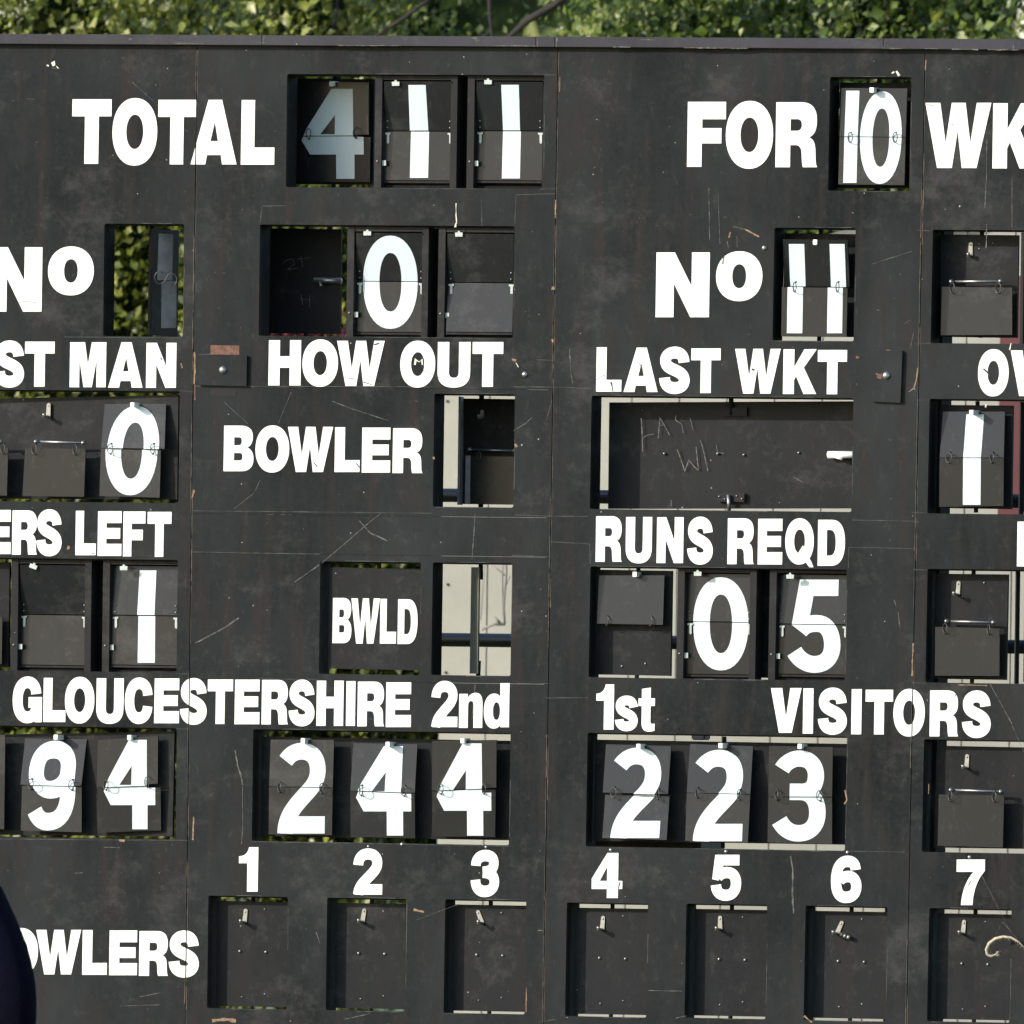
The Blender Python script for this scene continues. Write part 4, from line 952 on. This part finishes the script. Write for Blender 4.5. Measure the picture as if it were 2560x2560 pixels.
screws([(1118, 1003), (1114, 1681), (1119, 1461)], SY-.002, shed, 4, M_TUBE)
# twig-shaped strands before the shed, standing in for a branch's cast shadow
tw = empty('twig_shadow_shape', at(1255, 1400, SY-.25), 'grey twig shapes standing in for a branch shadow on the shed right of BWLD', 'shadow shape')
for k, (pts, rr) in enumerate([(((1262, 1330), (1266, 1430), (1259, 1520), (1262, 1560)), .0045), (((1262, 1330), (1256, 1440), (1258, 1540)), .003), (((1262, 1560), (1240, 1558), (1205, 1574)), .004), (((1262, 1562), (1232, 1563), (1205, 1570)), .003), (((1264, 1440), (1240, 1420), (1226, 1403)), .002), (((1262, 1470), (1275, 1440)), .002), (((1236, 1543), (1250, 1558)), .006), (((1212, 1404), (1207, 1470), (1202, 1550)), .0018)]):
    tube('shadow_strand', [at(a, b, SY-.25) for a, b in pts], rr, simple('twig_shadow_grey', (.20, .19, .17), .8), tw, 6)
# ------------------------------------------------------------ foliage
def leaf_mat(name, dark, mid, light, tip, trans=.35):
    m, t, b = nodes(name)
    g = t.nodes.new('ShaderNodeNewGeometry')
    col = ramp(t, g.outputs['Random Per Island'], [(.0, dark), (.40, mid), (.80, light), (.97, tip)])
    t.links.new(col, b.inputs['Base Color']); b.inputs['Roughness'].default_value = .40; b.inputs['Specular IOR Level'].default_value = .5
    tr = t.nodes.new('ShaderNodeBsdfTranslucent'); t.links.new(col, tr.inputs[0])
    mx = t.nodes.new('ShaderNodeMixShader'); mx.inputs[0].default_value = trans
    out = t.nodes['Material Output']
    t.links.new(b.outputs[0], mx.inputs[1]); t.links.new(tr.outputs[0], mx.inputs[2]); t.links.new(mx.outputs[0], out.inputs[0])
    return m
ML1 = leaf_mat('olive_leaves', (.050, .065, .010), (.125, .155, .020), (.23, .255, .040), (.42, .42, .18))
ML2 = leaf_mat('dark_green_leaves', (.030, .055, .010), (.075, .120, .016), (.150, .200, .030), (.36, .38, .15))
ML3 = leaf_mat('mid_green_leaves', (.055, .085, .014), (.120, .170, .024), (.22, .27, .045), (.36, .37, .14))
M_BARK = simple('bark', (.018, .014, .012), .9, 0, .4, 20)
M_CORE = simple('dark_core_green', (.016, .026, .009), 1, 0, .5, 14, .1)  # dark tone of the added cores, for deep gaps between leaves
def leaves_mesh(P, size, up):
    n = len(P)
    d = rng.normal(size=(n, 3)); d /= np.linalg.norm(d, axis=1, keepdims=True)
    nrm = rng.normal(size=(n, 3))*.75+np.array(up); nrm /= np.linalg.norm(nrm, axis=1, keepdims=True)
    t = np.cross(nrm, d); t /= np.linalg.norm(t, axis=1, keepdims=True)+1e-9
    s = np.cross(nrm, t)
    L = (size*rng.uniform(.5, 1.55, n))[:, None]; W = L*rng.uniform(.28, .42, n)[:, None]
    base = P-t*L*.5; tip = P+t*L*.5
    fold = nrm*W*.35
    verts = np.stack([base, P-t*L*.08+s*W+fold, tip, P-t*L*.08-s*W+fold], 1).reshape(-1, 3)
    idx = np.arange(n)*4
    me = bpy.data.meshes.new('leaves')
    me.vertices.add(n*4); me.vertices.foreach_set('co', verts.astype(np.float32).ravel())
    loops = np.stack([idx, idx+1, idx+2, idx, idx+2, idx+3], 1).ravel()
    me.loops.add(n*6); me.loops.foreach_set('vertex_index', loops.astype(np.int32))
    me.polygons.add(n*2); me.polygons.foreach_set('loop_start', (np.arange(n*2)*3).astype(np.int32))
    me.polygons.foreach_set('loop_total', np.full(n*2, 3, dtype=np.int32))
    me.update(calc_edges=True); return me
def crown_points(c, r, nclump, per, clump_r):
    q = rng.normal(size=(nclump, 3)); q /= np.linalg.norm(q, axis=1, keepdims=True)
    q *= rng.uniform(.45, 1.0, (nclump, 1))
    q[:, 1] = np.where(rng.random(nclump) < .65, -abs(q[:, 1]), q[:, 1])
    cc = np.array(c)+q*np.array(r)
    pts = np.repeat(cc, per, 0)+rng.normal(size=(nclump*per, 3))*clump_r*rng.uniform(.5, 1.3, (nclump*per, 1))
    return pts
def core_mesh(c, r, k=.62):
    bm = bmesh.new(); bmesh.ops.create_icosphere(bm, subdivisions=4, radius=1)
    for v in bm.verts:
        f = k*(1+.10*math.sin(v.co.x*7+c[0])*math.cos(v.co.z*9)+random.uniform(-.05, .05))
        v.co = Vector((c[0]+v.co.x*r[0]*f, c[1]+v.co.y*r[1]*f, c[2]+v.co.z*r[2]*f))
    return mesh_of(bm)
def tree(name, label, cat, x, y, c, r, nclump, per, size, mat, group, trunk=.07, seed=0, core=True):
    root = empty(name, (x, y, 0), label, cat, group)
    P = crown_points(c, r, nclump, per, .095)
    P = P[P[:, 2] > .08]
    link('crown', leaves_mesh(P, size, (-.85, -.85, .55)), mat, root)
    bm = bmesh.new()
    tube_bm(bm, [(x, y, -.05), (x+.03, y, c[2]*.4), (x-.02, y+.03, c[2]*.8), (c[0], y, c[2]+r[2]*.5)], [trunk, trunk*.8, trunk*.55, trunk*.2], 8)
    for k in range(10):
        z = random.uniform(.25, 1.0)*c[2]; a = random.uniform(0, 6.28); l = random.uniform(.5, .9)
        e = Vector((c[0]+r[0]*l*math.cos(a), c[1]+r[1]*l*math.sin(a), z+random.uniform(.3, .9)*r[2]*.6))
        s0 = Vector((x, y, z)); mid = s0.lerp(e, .5)+Vector((0, 0, -.06))
        tube_bm(bm, [s0, mid, e], [trunk*.4, trunk*.28, trunk*.1], 6)
    link('trunk', mesh_of(bm, True), M_BARK, root)
    if core: link('dark_crown_core', core_mesh(c, r), M_CORE, root)  # solid dark blob added inside the crown to block light
    return root
GT = 'bushes and trees behind the scoreboard'
def bush(name, label, u, y, rx, n, mat, ztop=2.9, hz=2.7):
    x = at(u, 600, y).x
    tree(name, label, 'bush', x, y, (x, y, ztop), (rx, .8, hz), n, 46, .040, mat, GT)
bush('olive_bush', 'olive bush beyond the left end of the top rail', -900, 6.3, .9, 500, ML1)
bush('olive_bush', 'sunlit olive-green bush above the word TOTAL at the far left', 60, 6.3, 1.0, 900, ML1)
bush('olive_bush', 'sunlit olive-green bush showing above the shaded first figure of the total', 740, 6.6, .62, 650, ML1)
bush('dark_bush', 'narrow shaded bush with bare branches left of the pale gap in the leaves', 1060, 7.6, .34, 330, ML3)
bush('dark_bush', 'dark green bush right of the pale gap in the leaves, above blank board', 1680, 6.9, .60, 650, ML2)
bush('dark_bush', 'dark green bush above the word FOR', 2230, 7.2, .66, 650, ML2)
bush('dark_bush', 'dark green bush at the far right above WK', 2900, 7.0, .75, 600, ML2)
rf = empty('red_flowers', at(790, 1300, 6.0), 'small patch of dark red flowers low behind the openings above HOW OUT', 'flowers')
P = rng.normal(size=(900, 3))*np.array([.16, .10, .035])+np.array(at(760, 846, 5.6))
link('petals', leaves_mesh(P, .03, (-.4, -.6, .5)), M_RED, rf)
# distant trees close the view
def far_tree(x, y, rx, rz, zc, mat, label):
    tree('tree', label, 'tree', x, y, (x, y, zc), (rx, rx*.7, rz), 330, 46, .16, mat, 'distant trees', .16)
far_tree(-6.5, 18, 3.4, 4.2, 4.2, ML1, 'broad tree beyond the bushes, far left behind the board')
far_tree(-1.2, 20, 3.6, 4.4, 4.4, ML3, 'broad pale tree beyond the gap in the bushes above the total')
far_tree(4.4, 19, 3.6, 4.4, 4.4, ML3, 'broad tree beyond the bushes behind the middle of the board')
far_tree(9.8, 19, 3.6, 4.2, 4.2, ML2, 'broad dark tree beyond the bushes, far right behind the board')
# leaning bare branches in the gap
bl = empty('bare_branch', at(1150, 100, 6.2), 'dark bare branches slanting up above the middle of the total', 'branch')
for pts, rr in [(((940, 90), (1010, 45), (1085, -10)), .008), (((1232, 100), (1225, 40), (1222, -30)), .007), (((1265, 100), (1320, 50), (1390, 10), (1440, -30)), .013), (((830, 80), (842, 30), (843, -10)), .006)]:
    bot = at(pts[0][0], 400, 6.2)
    tube('bough', [(bot.x-.05, 6.3, bot.z-.5), bot]+[at(a, b_, 6.2) for a, b_ in pts], rr, M_BARK, bl, 8)

# ------------------------------------------------------------ person at the lower left
def person():
    PY = -4.0
    base = at(-158, 2400, PY); x = base.x
    root = empty('person', (x, PY, 0), 'person in a navy jacket seen from behind, only a shoulder showing at the lower left', 'person')
    m_nav, t, b = nodes('navy_cloth')
    t.links.new(ramp(t, pos_noise(t, 7, 5, .6), [(.3, (.0008, .0011, .005)), (.7, (.0018, .0023, .012))]), b.inputs['Base Color']); b.inputs['Roughness'].default_value = .95; b.inputs['Specular IOR Level'].default_value = .1
    wv = pos_noise(t, 260, 2, .5); bump(t, b, mix(t, .5, wv, pos_noise(t, 9, 3, .5, (1, 1, 2.2))), .9, .02)
    m_tr = simple('dark_trousers', (.02, .02, .022), .9); m_skin = simple('skin', (.45, .26, .18), .55); m_hair = simple('brown_hair', (.05, .03, .02), .7, 0, .5, 80); m_sh = simple('black_shoes', (.015, .015, .015), .5)
    def skin_obj(name, V, E, Rad, m, sub=2):
        me = bpy.data.meshes.new(name); me.from_pydata([(x+v[0], PY+v[1], v[2]*.965) for v in V], E, [])
        o = bpy.data.objects.new(name, me); C.objects.link(o)
        o.modifiers.new('s', 'SKIN'); sb = o.modifiers.new('d', 'SUBSURF'); sb.levels = sub; sb.render_levels = sub
        for i, r in enumerate(Rad): me.skin_vertices[0].data[i].radius = r if isinstance(r, tuple) else (r, r)
        me.skin_vertices[0].data[0].use_root = True
        dg = bpy.context.evaluated_depsgraph_get(); ev = o.evaluated_get(dg); m2 = bpy.data.meshes.new_from_object(ev)
        bpy.data.objects.remove(o)
        for p in m2.polygons: p.use_smooth = True
        m2.materials.clear(); return link(name, m2, m, root)
    # body (continuous): pelvis root, spine, neck, head, legs, arms
    V = [(0, 0, .95), (0, .0, 1.10), (0, 0, 1.27), (0, .01, 1.39), (0, .015, 1.48), (0, .02, 1.56), (0, .03, 1.64), (0, .02, 1.72),
         (-.10, 0, .88), (-.11, .02, .50), (-.11, -.01, .10), (-.11, .10, .04), (.10, 0, .88), (.11, .02, .50), (.11, -.01, .10), (.11, .10, .04),
         (-.16, 0, 1.31), (-.245, .01, 1.10), (-.24, .09, .86), (-.235, .13, .78), (.16, 0, 1.31), (.245, .01, 1.10), (.24, .09, .86), (.235, .13, .78)]
    E = [(0, 1), (1, 2), (2, 3), (3, 4), (4, 5), (5, 6), (6, 7), (0, 8), (8, 9), (9, 10), (10, 11), (0, 12), (12, 13), (13, 14), (14, 15), (3, 16), (16, 17), (17, 18), (18, 19), (3, 20), (20, 21), (21, 22), (22, 23)]
    Rd = [(.15, .11), (.14, .10), (.15, .105), (.10, .085), .052, .07, .085, .06, .085, .058, .042, .04, .085, .058, .042, .04, .060, .045, .033, .03, .060, .045, .033, .03]
    skin_obj('body', V, E, Rd, m_skin)
    # jacket over torso and arms
    V = [(0, 0, .92), (0, 0, 1.08), (0, 0, 1.24), (0, 0, 1.335), (0, .01, 1.43), (-.15, 0, 1.335), (-.225, .0, 1.20), (-.265, .01, 1.06), (-.255, .08, .88), (.15, 0, 1.325), (.225, 0, 1.19), (.262, .01, 1.05), (.255, .08, .88)]
    E = [(0, 1), (1, 2), (2, 3), (3, 4), (3, 5), (5, 6), (6, 7), (7, 8), (3, 9), (9, 10), (10, 11), (11, 12)]
    Rd = [(.19, .14), (.185, .14), (.19, .15), (.15, .125), (.085, .08), .098, .085, .078, .055, .104, .090, .080, .055]
    skin_obj('jacket', V, E, Rd, m_nav, 3)
    skin_obj('trousers', [(0, 0, .95), (-.10, 0, .86), (-.11, .02, .50), (-.11, 0, .12), (.10, 0, .86), (.11, .02, .50), (.11, 0, .12)], [(0, 1), (1, 2), (2, 3), (0, 4), (4, 5), (5, 6)], [(.165, .13), .10, .075, .062, .10, .075, .062], m_tr)
    for s in (-1, 1):
        skin_obj('shoe', [(s*.11, -.05, .05), (s*.11, .06, .05), (s*.115, .16, .04)], [(0, 1), (1, 2)], [.05, .052, .042], m_sh)
        hx = s*.235
        skin_obj('hand', [(hx, .135, .79), (hx, .15, .73), (hx, .16, .69), (hx-.02*s, .15, .66), (hx-.012, .175, .64), (hx-.012, .185, .60), (hx+.008, .178, .635), (hx+.008, .19, .595), (hx+.024, .175, .64), (hx+.024, .185, .605), (hx-.03, .168, .65), (hx-.032, .178, .615), (hx-.035*s, .17, .74), (hx-.05*s, .185, .70)],
                 [(0, 1), (1, 2), (2, 4), (4, 5), (2, 6), (6, 7), (2, 8), (8, 9), (2, 10), (10, 11), (1, 12), (12, 13), (2, 3)], [.028, .032, .03, .012, .0095, .008, .0095, .008, .0095, .008, .009, .0075, .011, .009], m_skin, 1)
    skin_obj('hair', [(0, .0, 1.66), (0, -.012, 1.73), (0, .02, 1.785)], [(0, 1), (1, 2)], [(.082, .08), (.092, .092), (.06, .06)], m_hair)
    # face parts (turned away from the camera)
    for s in (-1, 1):
        dome_c = Vector((x+s*.032, PY+.112, 1.655)); bm = bmesh.new(); bmesh.ops.create_uvsphere(bm, u_segments=8, v_segments=6, radius=.012, matrix=Matrix.Translation(dome_c)); link('eye', mesh_of(bm, True), M_WHITE, root)
        bm = bmesh.new(); bmesh.ops.create_uvsphere(bm, u_segments=8, v_segments=6, radius=.03, matrix=Matrix.Translation((x+s*.088, PY+.02, 1.645)) @ Matrix.Diagonal((.35, .7, 1, 1))); link('ear', mesh_of(bm, True), m_skin, root)
    bm = bmesh.new(); bmesh.ops.create_cone(bm, segments=8, radius1=.018, radius2=.008, depth=.05, cap_ends=True, matrix=Matrix.Translation((x, PY+.122, 1.63))); link('nose', mesh_of(bm, True), m_skin, root)
    bm = bmesh.new(); bmesh.ops.create_uvsphere(bm, u_segments=8, v_segments=6, radius=.024, matrix=Matrix.Translation((x, PY+.10, 1.585)) @ Matrix.Diagonal((1, .5, .3, 1))); link('mouth', mesh_of(bm, True), simple('lips', (.4, .15, .13), .5), root)
person()
